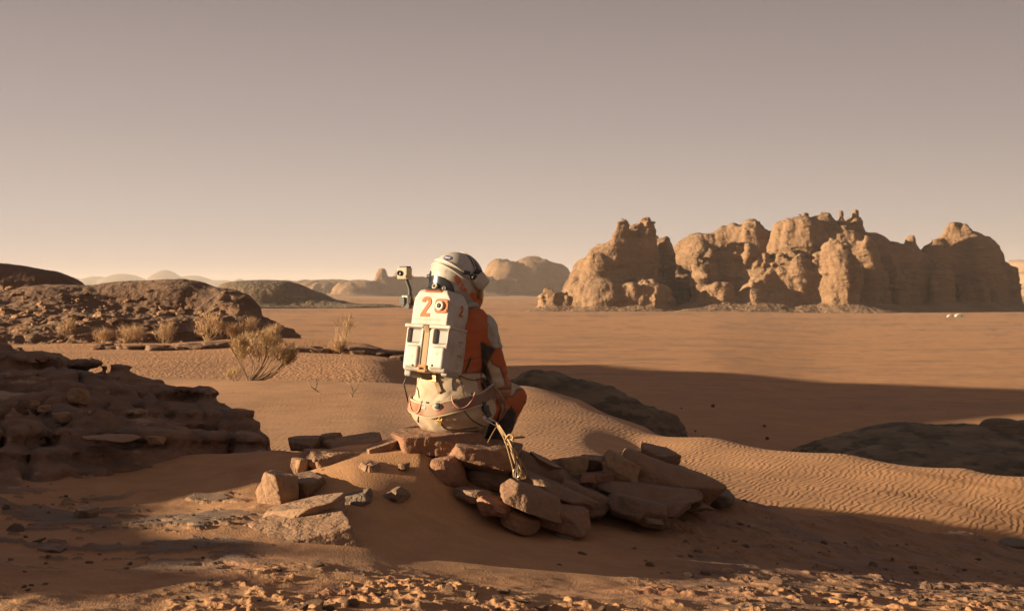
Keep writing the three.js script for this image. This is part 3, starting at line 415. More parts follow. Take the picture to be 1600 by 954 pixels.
[['thin_slab', 'thin tilted slab jammed under the long grey slab', [930, 776, 990, 790], 7.85, .3, { seed: 301, roll: -10, col: REDR, col2: BROWN }], ['thin_slab', 'thin slab poking out below the leaning slab', [862, 772, 930, 786], 7.5, .28, { seed: 302, roll: -20, col: BROWN, col2: GREYB }], ['thin_slab', 'narrow slab lying along the back of the right pile', [890, 736, 960, 748], 8.15, .3, { seed: 303, roll: -6, col: GREYB, col2: BROWN }], ['wedge_rock', 'small wedge under the tan slab with the lit spot', [764, 790, 796, 806], 7.1, .16, { seed: 304, roll: -16, col: BROWN, col2: REDR }], ['thin_slab', 'broken thin slab at the right foot of the big rounded slab', [1064, 782, 1108, 796], 8.1, .26, { seed: 305, roll: -8, col: BROWN, col2: GREYB }], ['wedge_rock', 'small grey wedge in front of the pointed grey boulder', [1000, 806, 1034, 818], 7.55, .14, { seed: 306, roll: -8, col: GREYB, col2: BROWN }], ['thin_slab', 'flat flake lying on top of the sloping slab behind the straps', [828, 716, 872, 726], 7.85, .2, { seed: 307, roll: -26, col: TANR, col2: BROWN }], ['wedge_rock', 'little reddish wedge between the two piles', [906, 742, 930, 756], 7.8, .12, { seed: 308, roll: 8, col: REDR, col2: BROWN }]].forEach(([n, l, b, d, t, o]) => rock(n, l, b, d, t, { det: 18, facets: 6, sharp: 50, rough: .05, strata: .6, ...o }));
// left group
rock('tall_lit_rock', 'tall wedge rock with bright left face on the left mound', [408, 732, 462, 802], 6.95, .3, { seed: 41, det: 30, col: TANR, col2: BROWN, yaw: 28, facets: 6, rough: .05, pale: .15 });
rock('long_low_rock', 'long low brown rock running right from the bright wedge rock', [430, 742, 505, 790], 7.15, .4, { seed: 42, det: 24, col: BROWN, col2: GREYB, roll: 6 });
rock('pale_stub_rock', 'small pale stub of rock with lit left side', [455, 711, 482, 744], 7.5, .14, { seed: 43, det: 18, col: TANR, col2: TANR, yaw: 20, pale: .15 });
rock('peaked_rock', 'peaked reddish rock with lit crest left of the seat', [472, 702, 552, 742], 7.6, .34, { seed: 44, det: 28, col: TANR, col2: BROWN, facets: 8, rough: .08, roll: -6 });
rock('dark_round_rock', 'dark rough rock nearest the outcrop behind the left mound', [456, 679, 512, 704], 8.35, .3, { seed: 45, det: 20, col: GREYB, col2: BROWN });
rock('dark_knob_rock', 'small dark knob between two larger rocks behind the left mound', [500, 676, 536, 706], 8.3, .22, { seed: 46, det: 18, col: GREYB, col2: BROWN });
rock('dark_humped_rock', 'widest dark humped rock behind the left mound', [520, 680, 598, 716], 8.15, .42, { seed: 47, det: 26, col: BROWN, col2: GREYB, sharp: 20 });
rock('crest_rock', 'rough sunlit rock bedded in sand left of the seat slab', [566, 688, 630, 722], 7.75, .36, { seed: 48, det: 26, col: TANR, col2: BROWN, rough: .08, roll: 16 });
rock('knobbly_stone', 'knobbly brown stone on the sand mound below the seat', [560, 721, 594, 742], 7.3, .16, { seed: 49, det: 18, col: BROWN, col2: TANR, rough: .12 });
rock('embedded_dark_rock', 'dark grey rock embedded in the sand mound', [528, 766, 584, 802], 6.85, .22, { seed: 50, det: 20, col: GREYB, col2: GREYB, roll: 14 });
rock('embedded_brown_rock', 'brown rock embedded in the middle of the sand mound', [598, 762, 638, 790], 6.99, .2, { seed: 51, det: 18, col: GREYB, col2: BROWN, roll: 24 });
rock('tilted_flat_slab', 'large flat slab with dark top and lit rim at lower left', [388, 814, 542, 872], 6.2, .5, { seed: 52, det: 40, col: TANR, col2: BROWN, roll: 8, lean: 12, yaw: -14, facets: 3, rough: .035, strata: .5, sharp: 46 });
rock('sandy_ledge_rock', 'sunlit layered ledge above the large flat slab', [412, 782, 540, 820], 6.5, .4, { seed: 53, det: 34, col: TANR, col2: TANR, roll: 11, rough: .06, strata: .8 });
rock('pebble_rock', 'little dark rock alone on the mound near the seat', [622, 722, 640, 734], 7.3, .07, { seed: 54, det: 8, col: BROWN, col2: GREYB });
rock('lone_reddish_stone', 'lone low reddish stone on the crusted soil at left', [116, 790, 152, 814], 6.6, .14, { seed: 55, det: 12, col: GREYB, col2: BROWN });
rock('end_rock', 'dark square rock at the right end of the ledge', [1492, 833, 1542, 868], 9.8, .3, { seed: 56, det: 22, col: GREYB, col2: GREYB, facets: 4 });
rock('corner_rock', 'low dark rock at the right edge of the photo', [1556, 844, 1620, 864], 10.6, .3, { seed: 57, det: 18, col: GREYB, col2: GREYB });
rock('ledge_hump_rock', 'weathered hump of rock right of the big rounded slab', [1098, 762, 1150, 792], 8.65, .4, { seed: 58, det: 22, col: GREYB, col2: GREYB, sharp: 9 });
rock('nearest_pebble_cluster_rock', 'small jutting rock near the bottom left edge', [162, 902, 244, 924], 5.05, .2, { seed: 59, det: 18, col: BROWN, col2: SOIL, rough: .1 });
rock('bottom_stone', 'small pointed stone at the bottom edge below the flat slab', [334, 936, 362, 954], 4.75, .08, { seed: 60, det: 12, col: BROWN, col2: TANR });
rock('left_flake_rock', 'thin jutting flake of rock at lower left', [62, 852, 100, 862], 5.75, .12, { seed: 61, det: 12, col: GREYB, col2: TANR });
rock('orange_chip', 'sunlit orange chip of rock on the dark right ledge', [1276, 881, 1310, 894], 7.3, .07, { seed: 62, det: 12, col: TANR, col2: REDR, roll: -14 });
// stones on the outcrop, lit or pale
const onOutcrop = [[104, 606, 140, 634, 8.9, 'dark pitted stone with pale top on the left outcrop', TANR, 1], [42, 612, 74, 630, 9.0, 'flat pale stone uppermost on the left outcrop', TANR, .6], [46, 624, 62, 640, 8.75, 'small bright cube like stone on the left outcrop', TANR, 1], [60, 632, 78, 644, 8.7, 'small bright stone touching the cube like stone', TANR, 1], [84, 642, 112, 662, 8.5, 'rough pale stone below the dark pitted stone', TANR, .8], [50, 588, 76, 604, 9.4, 'pale crumbly stone near the outcrop top', TANR, .6], [22, 676, 68, 698, 8.1, 'long lit reddish stone low on the outcrop at left', TANR, .5], [46, 702, 80, 726, 7.8, 'white crusted stone at the foot of the outcrop', TANR, 1], [228, 680, 258, 694, 8.0, 'pale flaky stone right of the outcrop middle', TANR, .9], [2, 650, 12, 660, 8.5, 'tiny pale stone at the very left edge', TANR, .8], [134, 680, 216, 688, 8.05, 'thin pale crust line across the outcrop', TANR, .9]];
onOutcrop.forEach(([x0, y0, x1, y1, d, l, c, p], i) => rock('outcrop_stone', l, [x0, y0, x1, y1], d, (x1 - x0) * .0032, { seed: 70 + i, det: 14, col: c, col2: BROWN, pale: .15, rough: .11, category: 'stone' }));
// ---------------------------------------------------------------- the seated person in a spacesuit (own axes: -z ahead, +x to the right, origin on the seat)
const person = group('person', P(705, 674, 7.85)); person.rotation.y = -30 * Math.PI / 180;
tag(person, 'person in an orange and white spacesuit sitting on rocks, seen from behind, looking right', 'person');
person.updateMatrixWorld(true);
{
  const rc = (x, y, z, a, b, ra, rb) => { const ux = b[0] - a[0], uy = b[1] - a[1], uz = b[2] - a[2], px = x - a[0], py = y - a[1], pz = z - a[2], t = clamp((px * ux + py * uy + pz * uz) / (ux * ux + uy * uy + uz * uz)); return Math.hypot(px - t * ux, py - t * uy, pz - t * uz) - lerp(ra, rb, t); };
  const ell = (x, y, z, c, r) => { const a = (x - c[0]) / r[0], b = (y - c[1]) / r[1], d = (z - c[2]) / r[2], k0 = Math.hypot(a, b, d), k1 = Math.hypot(a / r[0], b / r[1], d / r[2]); return k1 < 1e-9 ? -Math.min(...r) : k0 * (k0 - 1) / k1; };
  const rbox = (x, y, z, c, h, r) => { const a = Math.abs(x - c[0]) - h[0] + r, b = Math.abs(y - c[1]) - h[1] + r, d = Math.abs(z - c[2]) - h[2] + r; return Math.hypot(Math.max(a, 0), Math.max(b, 0), Math.max(d, 0)) + Math.min(0, Math.max(a, b, d)) - r; };
  const grad = (f, p, e = .002) => V3(f(p.x + e, p.y, p.z) - f(p.x - e, p.y, p.z), f(p.x, p.y + e, p.z) - f(p.x, p.y - e, p.z), f(p.x, p.y, p.z + e) - f(p.x, p.y, p.z - e)).normalize();
  const proj = (f, p, off = 0) => { const q = p.clone(); for (let i = 0; i < 14; i++) { const d = f(q.x, q.y, q.z) - off; if (Math.abs(d) < 4e-4) break; q.addScaledVector(grad(f, q), -d * .85); } return q; };
  const SH = [.172, .565, -.05], EL = [.226, .24, -.155], WR = [.085, .268, -.37], HIP = [.11, .118, -.03], KN = [.172, .168, -.375], AN = [.10, -.2, -.23], KN2 = [.05, .195, -.43], AN2 = [.09, -.17, -.38];
  const armF = (x, y, z) => Math.min(rc(x, y, z, SH, EL, .082, .057) - .006 * Math.sin(Math.max(0, .36 - y) * 90) * sstep(.36, .3, y), 9);
  const foreF = (x, y, z) => rc(x, y, z, EL, WR, .060, .047);
  const body = (x, y, z) => {
    const X = Math.abs(x), R = x > 0;
    let t = smin(ell(x, y, z, [0, .135, .015], [.232, .15, .185]), ell(x, y, z, [0, .31, .01], [.178, .19, .15]), .10);
    t = smin(t, ell(x, y, z, [0, .49, -.01], [.2, .2, .165]), .08); t = smin(t, rc(x, y, z, [-.12, .59, -.035], [.12, .59, -.035], .1, .1), .06); t = smin(t, rc(x, y, z, [0, .64, -.03], [-.01, .75, -.045], .12, .112), .03);
    let a = smin(armF(X, y, z), foreF(X, y, z), .03); t = smin(t, a, .012);
    const k = R ? KN : [KN2[0] - .08, KN2[1], KN2[2]], n = R ? AN : [AN2[0] - .2, AN2[1], AN2[2]], hx = R ? HIP[0] : -HIP[0];
    let l = rc(x, y, z, [hx, HIP[1], HIP[2]], k, .112, .074); l = smin(l, rc(x, y, z, k, n, .076, .06), .03); l = smin(l, rc(x, y, z, n, [n[0] + .03, n[1] - .045, n[2] - .15], .058, .045), .03);
    t = smin(t, l, .06);
    // cloth folds
    const f = noise(x * 14, y * 26 + 3, z * 14), f2 = noise(x * 9 + 5, y * 11, z * 9);
    const fd = Math.abs(noise(x * 5 + 2, y * 16 - Math.abs(x) * 9, z * 5)); return Math.max(t + .0055 * f + .007 * f2 + .003 * Math.pow(clamp(1 - 1.8 * fd), 2) * sstep(.45, .3, y) - .002, -y * .9 - .012 - 9 * sstep(-.05, -.2, z));
  };
  const CREAM = [.40, .32, .225], ORANGE = [.36, .085, .024], BLACK = [.035, .028, .024], GREY = [.27, .245, .21], SEAM = [.09, .06, .042], TAN = [.34, .17, .07];
  const bodyColor = (o, x, y, z) => {
    const X = Math.abs(x); let c = CREAM, seam = 1;
    const arm = Math.min(armF(X, y, z), foreF(X, y, z)), u = [EL[0] - SH[0], EL[1] - SH[1], EL[2] - SH[2]], uu = u[0] ** 2 + u[1] ** 2 + u[2] ** 2;
    const leg = Math.min(rc(x, y, z, [x > 0 ? .11 : -.11, .118, -.03], x > 0 ? KN : [-.03, .195, -.43], .112, .074), x > 0 ? rc(x, y, z, KN, AN, .076, .06) : 9);
    const edge = (d) => { seam = Math.min(seam, Math.abs(d)); return d > 0; };
    if (arm < .016 && (y < .62)) {
      const t = ((X - SH[0]) * u[0] + (y - SH[1]) * u[1] + (z - SH[2]) * u[2]) / uu, s = (((X - SH[0]) - t * u[0]) * .866 - ((z - SH[2]) - t * u[2]) * .5) / .078;
      const fore = foreF(X, y, z) < armF(X, y, z) - .004 && t > .8;
      if (fore) { c = edge((y - .245) * .6) ? CREAM : TAN; }
      else if (t < .93) {
        const dia = 1 - Math.abs(t - .30) / .19 - Math.abs(s + .25) / .8, strip = Math.min(-.35 - s, t - .30, .72 - t);
        if (edge(Math.max(dia * .05, strip * .05))) c = BLACK;
        else if (t > .34 && edge(-(s - .05 - .45 * sstep(.5, .66, t) + .25 * sstep(.45, .34, t)) * .06)) c = CREAM;
        else c = s > .88 && t > .3 ? GREY : ORANGE;
      }
      else c = [.27, .115, .055];
    } else if (leg < .02 && z < -.03) {
      const knee = Math.hypot(x - (x > 0 ? KN[0] : -.03), y - KN[1], z - (x > 0 ? KN[2] : -.43)), w = (x - .16) * .85 + .5 * (-z - .2), yy = y - .12 - .12 * (-z);
      const wedge = .052 - Math.abs(z + .265) * .8 - Math.max(0, y - .085), pad = Math.min(-.385 - z, .15 - y);
      if (x > .05 && edge(Math.max(wedge, pad) * .9)) c = BLACK;
      else if (y < .06) c = z < -.18 ? TAN : CREAM;
      else if (x > .1 && z < -.10 && edge((.205 + .018 * Math.sin(z * 30) - y) * .8)) c = ORANGE;
      else c = CREAM;
    } else if (y > .33 && y < .66) { c = edge((X - .105) * .9) && z < .12 ? ORANGE : CREAM; if (y < .40) { edge((y - .34) * 1.0); } if (c === ORANGE && Math.abs(y - .43 + .25 * z) < .004) seam = 0; }
    else if (y >= .66) c = y < .69 && X > .06 ? ORANGE : GREY;
    else if (y > .19 && y < .33) { edge((X - .15 + .3 * (y - .25)) * .9); if (X > .15 - .3 * (y - .25) && z < .03 && y > .24) { edge((.30 - y) * 1); c = y < .30 ? [.33, .15, .075] : CREAM; } }
    for (let i = 0; i < 3; i++) o[i] = c[i];
    if (seam < .0042) mix3(o, SEAM, .85);
    mix3(o, [.25, .145, .08], clamp(.12 + 1.1 * fbm(x * 9, y * 9, z * 9, 4, .6)) * .7);
  };
  const suitM = std({ vertexColors: true, roughness: .82, bumpMap: rep(grainTile, 9), bumpScale: .0006 });
  const suit = mesh('suit', boxUV(paint(meshField(body, [-.36, -.32, -.66], [.36, .80, .28], .0052, 1.7), bodyColor)), suitM, person);
  tag(suit, 'dusty cream suit with orange side panels and black patches');

  const paintM = std({ vertexColors: true, roughness: .55, bumpMap: rep(grainTile, 5), bumpScale: .0002 }), flat = (c, o = {}) => std({ color: C(...c), roughness: .7, ...o });
  const mOrange = flat([.42, .10, .02]), mBlack = flat([.02, .018, .017], { roughness: .45 }), mDark = flat([.045, .04, .036], { roughness: .6 }), mWhite = flat([.47, .42, .35], { roughness: .5 }), mGrey = flat([.27, .255, .235]), mTan = flat([.28, .19, .10]), mMetal = std({ color: C(.62, .58, .52), metalness: .9, roughness: .32 }), mBrass = std({ color: C(.55, .36, .14), metalness: .8, roughness: .4 }), mPink = flat([.48, .24, .16]), mBelt = flat([.25, .105, .06]), mCream = flat([.38, .3, .2]);
  const dirtyWhite = (o, x, y, z) => { const a = fbm(x * 11 + 3, y * 11, z * 11, 5, .6), b = fbm(x * 40, y * 40, z * 40, 2); o[0] = .40; o[1] = .37; o[2] = .325; mix3(o, [.235, .165, .105], clamp(.12 + 1.3 * a + .35 * b) * .85); if (b > .42) mix3(o, [.22, .17, .13], .6); };

  // ---- backpack
  const packF = (x, y, z) => {
    const wl = .149 - .12 * Math.max(0, .40 - y), wu = .137 - .12 * Math.max(0, y - .66);
    let lo = rbox(x * .149 / wl, y, z, [0, .458, .195], [.149, .122, .09], .022), up = rbox(x * .137 / wu, y, z - .12 * Math.max(0, .72 - y) * .2, [0, .685, .185], [.137, .103, .092], .024);
    up = Math.max(up, ((z - .275) + (y - .775) * .9 - .012) * .74);
    lo = Math.max(lo, (Math.abs(x) + (z - .2) - .215) * .707); up = Math.max(up, (Math.abs(x) + (z - .2) - .188) * .707);
    up = Math.max(up, (Math.abs(x) + (y - .715) * .62 - .128) * .85);
    const lip = rbox(x, y, z, [0, .583, .197], [.150, .011, .098], .008);
    const pod = rbox(Math.abs(x), y, z, [.082, .415, .276], [.046, .062, .02], .016), pod2 = rbox(Math.abs(x), y, z, [.085, .53, .277], [.04, .036, .01], .006);
    let d = Math.min(lo, up, lip, pod); d = Math.max(d, -pod2 + .004);
    d = Math.max(d, -rbox(x, y, z, [-.006, .45, .295], [.021, .14, .022], .004));                                  // channel for the strap
    for (const yy of [.375, .425, .50]) d = Math.max(d, -rbox(Math.abs(x), y, z, [.15, yy, .17], [.008, .017, .026], .004)); // vents in the sides
    d = Math.max(d, -rbox(Math.abs(x), y, z, [.137, .69, .18], [.006, .06, .045], .004));
    return Math.max(d, -rbox(x, y, z, [0, .62, .29], [.2, .0025, .012], .001), -rbox(x, y, z, [-.0, .782, .235], [.05, .014, .012], .003));
  };
  const pack = mesh('backpack', boxUV(paint(meshField(packF, [-.2, .31, .06], [.2, .81, .33], .0042, 1.8), (o, x, y, z, nx) => { dirtyWhite(o, x, y, z); if (y > .49 && y < .568 && Math.abs(x) > .045 && Math.abs(x) < .125 && z > .255) mix3(o, [.17, .17, .17], .8); if (Math.abs(nx) > .6 && y > .58) mix3(o, [.42, .39, .35], .6); })), paintM, person);
  tag(pack, 'scuffed white hard shell backpack');
  pack.position.set(0, .34, .2).sub(V3(0, .34, .2).applyEuler(new THREE.Euler(-.165, 0, -.035))); pack.rotation.set(-.165, 0, -.035);
  const back = (geo, mat, name) => mesh(name, geo, mat, pack);
  const rounded = (w, h, d, r = .004) => { const s = new THREE.Shape(), a = w / 2 - r, b = h / 2 - r; s.moveTo(-a, -h / 2); s.lineTo(a, -h / 2); s.absarc(a, -b, r, -Math.PI / 2, 0); s.lineTo(w / 2, b); s.absarc(a, b, r, 0, Math.PI / 2); s.lineTo(-a, h / 2); s.absarc(-a, b, r, Math.PI / 2, Math.PI); s.lineTo(-w / 2, -b); s.absarc(-a, -b, r, Math.PI, Math.PI * 1.5); const bv = Math.min(.0015, d / 3); return new THREE.ExtrudeGeometry(s, { depth: d - 2 * bv, bevelEnabled: true, bevelSize: bv, bevelThickness: bv, bevelSegments: 2, curveSegments: 8 }).translate(0, 0, bv); };
  const lathe = (pts, seg = 28) => new THREE.LatheGeometry(pts.map(p => new THREE.Vector2(p[0], p[1])), seg).rotateX(Math.PI / 2);
  const face = (f, x, y, z0 = .6) => { let z = z0; for (let i = 0; i < 200 && f(x, y, z) > 5e-4; i++) z -= Math.max(4e-4, f(x, y, z) * .6); return z; };
  { // big numeral, stroked as a bent flat bar
    const s = new THREE.Shape(), q = []; const W = .062, H = .112, t = .021, r = W / 2;
    const outer = [], inner = [];
    for (let i = 0; i <= 20; i++) { const a = Math.PI - i / 20 * (Math.PI * 1.22); outer.push([r * Math.cos(a), H - r + r * Math.sin(a)]); inner.push([(r - t) * Math.cos(a), H - r + (r - t) * Math.sin(a)]); }
    s.moveTo(outer[0][0], outer[0][1]); outer.slice(1).forEach(p => s.lineTo(...p)); s.lineTo(-r + t * 1.5, t); s.lineTo(r, t); s.lineTo(r, 0); s.lineTo(-r, 0); s.lineTo(-r, t * .75); inner.slice().reverse().forEach(p => s.lineTo(...p));
    const two = new THREE.ExtrudeGeometry(s, { depth: .0016, bevelEnabled: false, curveSegments: 12 });
    const p = V3(-.034, .635, face(packF, -.03, .69) + .0008); const m = back(two.clone().translate(p.x, p.y, p.z), mOrange, 'numeral'); tag(m, 'large orange numeral 2');
    const sm = two.clone().scale(.5, .55, .8).rotateY(Math.PI / 2); const m2 = back(sm.translate(.1335, .655, .178), mOrange, 'numeral'); tag(m2, 'small orange numeral 2 on the side');
  }
  { const z = face(packF, .07, .7) + .0006;
    tag(back(rounded(.082, .076, .005, .02).translate(.066, .698, z), mOrange, 'port_plate'), 'orange plate round a port');
    back(lathe([[0, .004], [.012, .004], [.013, .012], [.019, .013], [.026, .010], [.028, .004], [.028, 0], [0, 0]]).translate(.06, .698, z + .004), mWhite, 'port_ring');
    back(lathe([[0, .014], [.008, .013], [.011, .006], [.0115, 0], [0, 0]]).translate(.06, .698, z + .006), mDark, 'port_socket');
    for (const dy of [-.022, .022]) back(lathe([[0, .006], [.004, .005], [.005, 0], [0, 0]], 12).translate(.098, .698 + dy, z + .003), mWhite, 'screw'); }
  back(merged([rounded(.108, .030, .008, .006).rotateX(-Math.PI / 2 + .5).translate(0, .778, .262)]), mOrange, 'handle_frame');
  back(rounded(.084, .014, .008, .004).rotateX(-Math.PI / 2 + .5).translate(0, .785, .263), mBlack, 'handle_slot');
  for (const x of [-.11, .10]) for (const y of [.362, .368]) if ((x < 0) === (y < .365)) back(lathe([[0, .004], [.005, .003], [.006, 0], [0, 0]], 12).translate(x * .6, y + .004, face(packF, x * .6, y + .004)), mDark, 'bolt');
  tag(back(rounded(.012, .034, .006, .002).rotateY(-Math.PI / 2).translate(-.148, .462, .2), mBlack, 'side_slot'), 'small black slot on the left side');
  back(meshField((x, y, z) => rbox(x, y, z, [-.118, .345, .2], [.024, .038, .06], .012), [-.16, .29, .12], [-.07, .4, .28], .005), mGrey, 'foot');
  back(meshField((x, y, z) => rbox(x, y, z, [.118, .345, .2], [.024, .024, .06], .012), [.07, .29, .12], [.16, .4, .28], .005), mGrey, 'foot');

  // ribbons and tubes that lie on a surface
  const ribbon = (f, pts, w, th, off = .002, closed = false) => {
    const n = pts.length, P0 = pts.map(p => proj(f, p, off)), pos = [], idx = [];
    for (let i = 0; i < n; i++) { const a = P0[closed ? (i + n - 1) % n : Math.max(0, i - 1)], b = P0[closed ? (i + 1) % n : Math.min(n - 1, i + 1)], t = b.clone().sub(a).normalize(), nn = grad(f, P0[i], .012), s = t.clone().cross(nn).normalize();
      for (const [u, v] of [[-.5, 0], [-.47, .8], [-.38, 1], [.38, 1], [.47, .8], [.5, 0]]) { const q = P0[i].clone().addScaledVector(s, u * w).addScaledVector(nn, v * th); pos.push(q.x, q.y, q.z); } }
    const m = closed ? n : n - 1; for (let i = 0; i < m; i++) for (let k = 0; k < 6; k++) { const a = i * 6 + k, b = i * 6 + (k + 1) % 6, c = ((i + 1) % n) * 6 + k, d = ((i + 1) % n) * 6 + (k + 1) % 6; idx.push(a, c, b, b, c, d); }
    const g = new THREE.BufferGeometry(); g.setAttribute('position', new THREE.Float32BufferAttribute(pos, 3)); g.setIndex(idx); g.computeVertexNormals(); return g;
  };
  const tube = (pts, r, seg = 8, closed = false) => new THREE.TubeGeometry(new THREE.CatmullRomCurve3(pts, closed), pts.length * 6, r, seg, closed);
  const dense = (pts, n) => new THREE.CatmullRomCurve3(pts).getPoints(n);
  const cord = (f, pts, r, off) => tube(dense(pts, pts.length * 3).map(p => proj(f, p, off ?? r * .4)), r);
  // where the line of sight of a photo pixel meets the suit (own axes)
  const inv = person.matrixWorld.clone().invert(), eyeL = camera.position.clone().applyMatrix4(inv);
  const hit = (px, py, f = body) => { const dir = P(px, py, 8).applyMatrix4(inv).sub(eyeL).normalize(), p = eyeL.clone().addScaledVector(dir, 6.9); for (let i = 0; i < 90; i++) { const d = f(p.x, p.y, p.z); if (d < 6e-4) break; p.addScaledVector(dir, Math.min(d, .1) * .7); } return p; };
  const at = (px, py, z) => { const dir = P(px, py, 8).applyMatrix4(inv).sub(eyeL), t = (z - eyeL.z) / dir.z; return eyeL.clone().addScaledVector(dir, t); };

  // ---- belt
  const beltPts = (dy) => { const a = []; for (let i = 0; i < 56; i++) { const t = i / 56 * 2 * Math.PI, X = Math.sin(t), Z = Math.cos(t); a.push(V3(X * .26, .158 - .03 * Z + .055 * Math.max(0, X) + .02 * Math.max(0, -X) + .02 * Math.max(0, -Z) + dy, Z * .21 - .0)); } return a; };
  const torso = (x, y, z) => smin(smin(ell(x, y, z, [0, .135, .015], [.236, .152, .189]), ell(x, y, z, [0, .31, .01], [.192, .19, .154]), .10), body(x, y, z), .02);
  const belt = mesh('belt', boxUV(paint(ribbon(torso, beltPts(0), .066, .008, -.002, true), (o, x, y, z) => { o[0] = .27; o[1] = .105; o[2] = .058; const a = fbm(x * 16, y * 30, z * 16, 4, .6), s = Math.abs(x + .005); if (z > 0 && s < .055) mix3(o, CREAM, .75 * sstep(.055, .048, s)); if (x > .085) mix3(o, [.17, .12, .085], .75); mix3(o, [.12, .06, .04], clamp(.1 + 1.3 * a)); if (x < -.1 || (x > .02 && x < .085)) mix3(o, [.42, .2, .11], clamp(.2 - a)); })), suitM, person);
  mesh('belt_edge', ribbon(torso, beltPts(.036), .012, .012, -.002, true), flat([.33, .265, .18]), belt); mesh('belt_edge', ribbon(torso, beltPts(-.036), .009, .010, -.002, true), mCream, belt);
  const facing = (geo, p, n) => { const m = new THREE.Matrix4().lookAt(n, V3(0, 0, 0), V3(0, 1, 0)); m.setPosition(p); return geo.applyMatrix4(m); };
  const onBelt = (px, py, geo, mat, name, lift = .008) => { const p = hit(px, py), n = grad(torso, p, .02); p.addScaledVector(n, lift); return mesh(name, facing(geo, p, n), mat, belt); };
  tag(onBelt(684, 634, lathe([[0, .010], [.017, .010], [.018, .007], [.026, .006], [.028, .003], [.028, -.01], [0, -.01]]), mCream, 'badge_ring'), 'round ring on the back of the belt');
  tag(onBelt(685, 634, lathe([[0, .008], [.012, .0075], [.0175, .003], [.0175, 0], [0, 0]]), flat([.06, .075, .11], { roughness: .35 }), 'badge_disc', .016), 'dark blue disc in the ring');
  for (const x of [664, 706, 724, 738]) onBelt(x, x < 680 ? 633 : 640 - (x - 684) * .36, rounded(.03, .04, .006), x === 664 ? mGrey : x === 706 ? mBelt : mDark, 'pouch', .006);
  const beltSkin = (x, y, z) => torso(x, y, z) - .010;
  const hits = (list) => list.map(p => hit(p[0], p[1], beltSkin));
  mesh('cord', cord(beltSkin, hits([[640, 621], [641, 634], [646, 644], [654, 642], [659, 626]]), .0035), mPink, belt);
  mesh('cord', cord(beltSkin, hits([[706, 619], [708, 629], [717, 637], [728, 635], [737, 625], [742, 613]]), .0035), mPink, belt);
  // ---- strap down the pack and back
  const both = (x, y, z) => Math.min(packF(x, y, z), body(x, y, z));
  const strap = mesh('pack_strap', ribbon(packF, dense([V3(-.006, .575, .30), V3(-.006, .50, .30), V3(-.006, .42, .30), V3(-.006, .35, .30)], 30), .036, .004, .003), mTan, pack);
  mesh('buckle', merged([rounded(.05, .012, .008), rounded(.05, .010, .008).translate(0, -.026, .002), rounded(.008, .034, .008, .003).translate(-.02, -.012, 0), rounded(.008, .034, .008, .003).translate(.02, -.012, 0)]).translate(-.006, .365, .286), flat([.42, .17, .05]), strap);
  const lowStrap = mesh('lower_strap', ribbon(body, dense(hits([[671, 580], [678, 590], [682, 602], [686, 612]]), 20), .03, .004, .004), mTan, person);
  { const p = hit(678, 591), n = grad(body, p, .02); p.addScaledVector(n, .008); mesh('buckle', facing(merged([rounded(.05, .01, .008).translate(0, .012, 0), rounded(.05, .012, .008).translate(0, -.01, 0), rounded(.044, .008, .006).translate(0, .0, 0)]), p, n), mBrass, lowStrap); }
  { const p = hit(687, 655), n = grad(body, p, .02); p.addScaledVector(n, .004); tag(mesh('snap_clip', facing(merged([new THREE.TorusGeometry(.009, .0032, 8, 18).translate(-.010, .008, .004), new THREE.TorusGeometry(.009, .0032, 8, 18).translate(.010, .008, .004), rounded(.034, .008, .008).translate(0, -.005, 0), rounded(.016, .026, .005).translate(0, -.02, 0)]), p, n), mBrass, person), 'small brass clip below the belt'); }
  // ---- piping
  for (const l of [[[654, 646], [653, 658], [657, 670], [664, 677]], [[724, 641], [738, 656], [752, 664], [768, 664]], [[688, 660], [694, 668], [716, 671], [745, 667]], [[645, 579], [648, 592], [652, 606], [655, 621]], [[641, 584], [644, 594], [645, 606], [641, 619]], [[714, 578], [707, 592], [707, 610]], [[716, 585], [728, 591], [747, 594]]]) mesh('piping', cord(body, l.map(p => hit(...p)), .0034), mDark, person);
  // ---- cable bowing out at the left hip, tube at the right side
  mesh('cable', tube([hit(641, 584), at(635, 588, .1), at(631, 598, .09), at(631, 610, .085), at(634, 618, .09), hit(640, 624)], .0045), mBlack, person);
  mesh('antenna', tube(dense([hit(735, 558), hit(731, 570), hit(727, 582)], 8).map(p => proj(body, p, .006)), .004), mBlack, person);
  // ---- right hip: strap over the thigh, black buckle, steel carabiner
  const hipStrap = mesh('thigh_strap', ribbon(body, dense([[757, 598], [768, 606], [778, 617], [783, 632], [781, 648], [775, 661]].map(p => hit(...p)), 30), .036, .006, .003), flat([.24, .12, .075]), person);
  mesh('strap_edge', cord(body, [[762, 597], [774, 605], [784, 618], [788, 634], [785, 650]].map(p => hit(...p)), .004, .006), mGrey, hipStrap);
  { const p = hit(756, 638), n = grad(body, p, .02); p.addScaledVector(n, .008); const q = mesh('hip_buckle', facing(merged([rounded(.038, .03, .014), rounded(.03, .05, .010).rotateZ(.5).translate(.012, -.024, .002), rounded(.02, .02, .012).translate(-.008, .026, 0)]), p, n), mBlack, person); tag(q, 'black plastic buckle on the right hip'); }
  { const p = hit(754, 603), n = grad(body, p, .02); p.addScaledVector(n, .01); mesh('waist_fitting', facing(merged([rounded(.03, .045, .02, .006), rounded(.02, .02, .028, .004).translate(.014, .01, 0)]), p, n), mBlack, person); mesh('valve', facing(merged([lathe([[0, .018], [.008, .016], [.009, 0], [0, 0]], 14).translate(.016, -.012, .005), lathe([[0, .016], [.007, .014], [.008, 0], [0, 0]], 14).translate(.016, .014, .005)]), p.clone().addScaledVector(n, .006), n), mMetal, person); }
  const c0 = hit(759, 651).add(V3(.0, 0, .02)), c1 = at(778, 664, c0.z - .02);
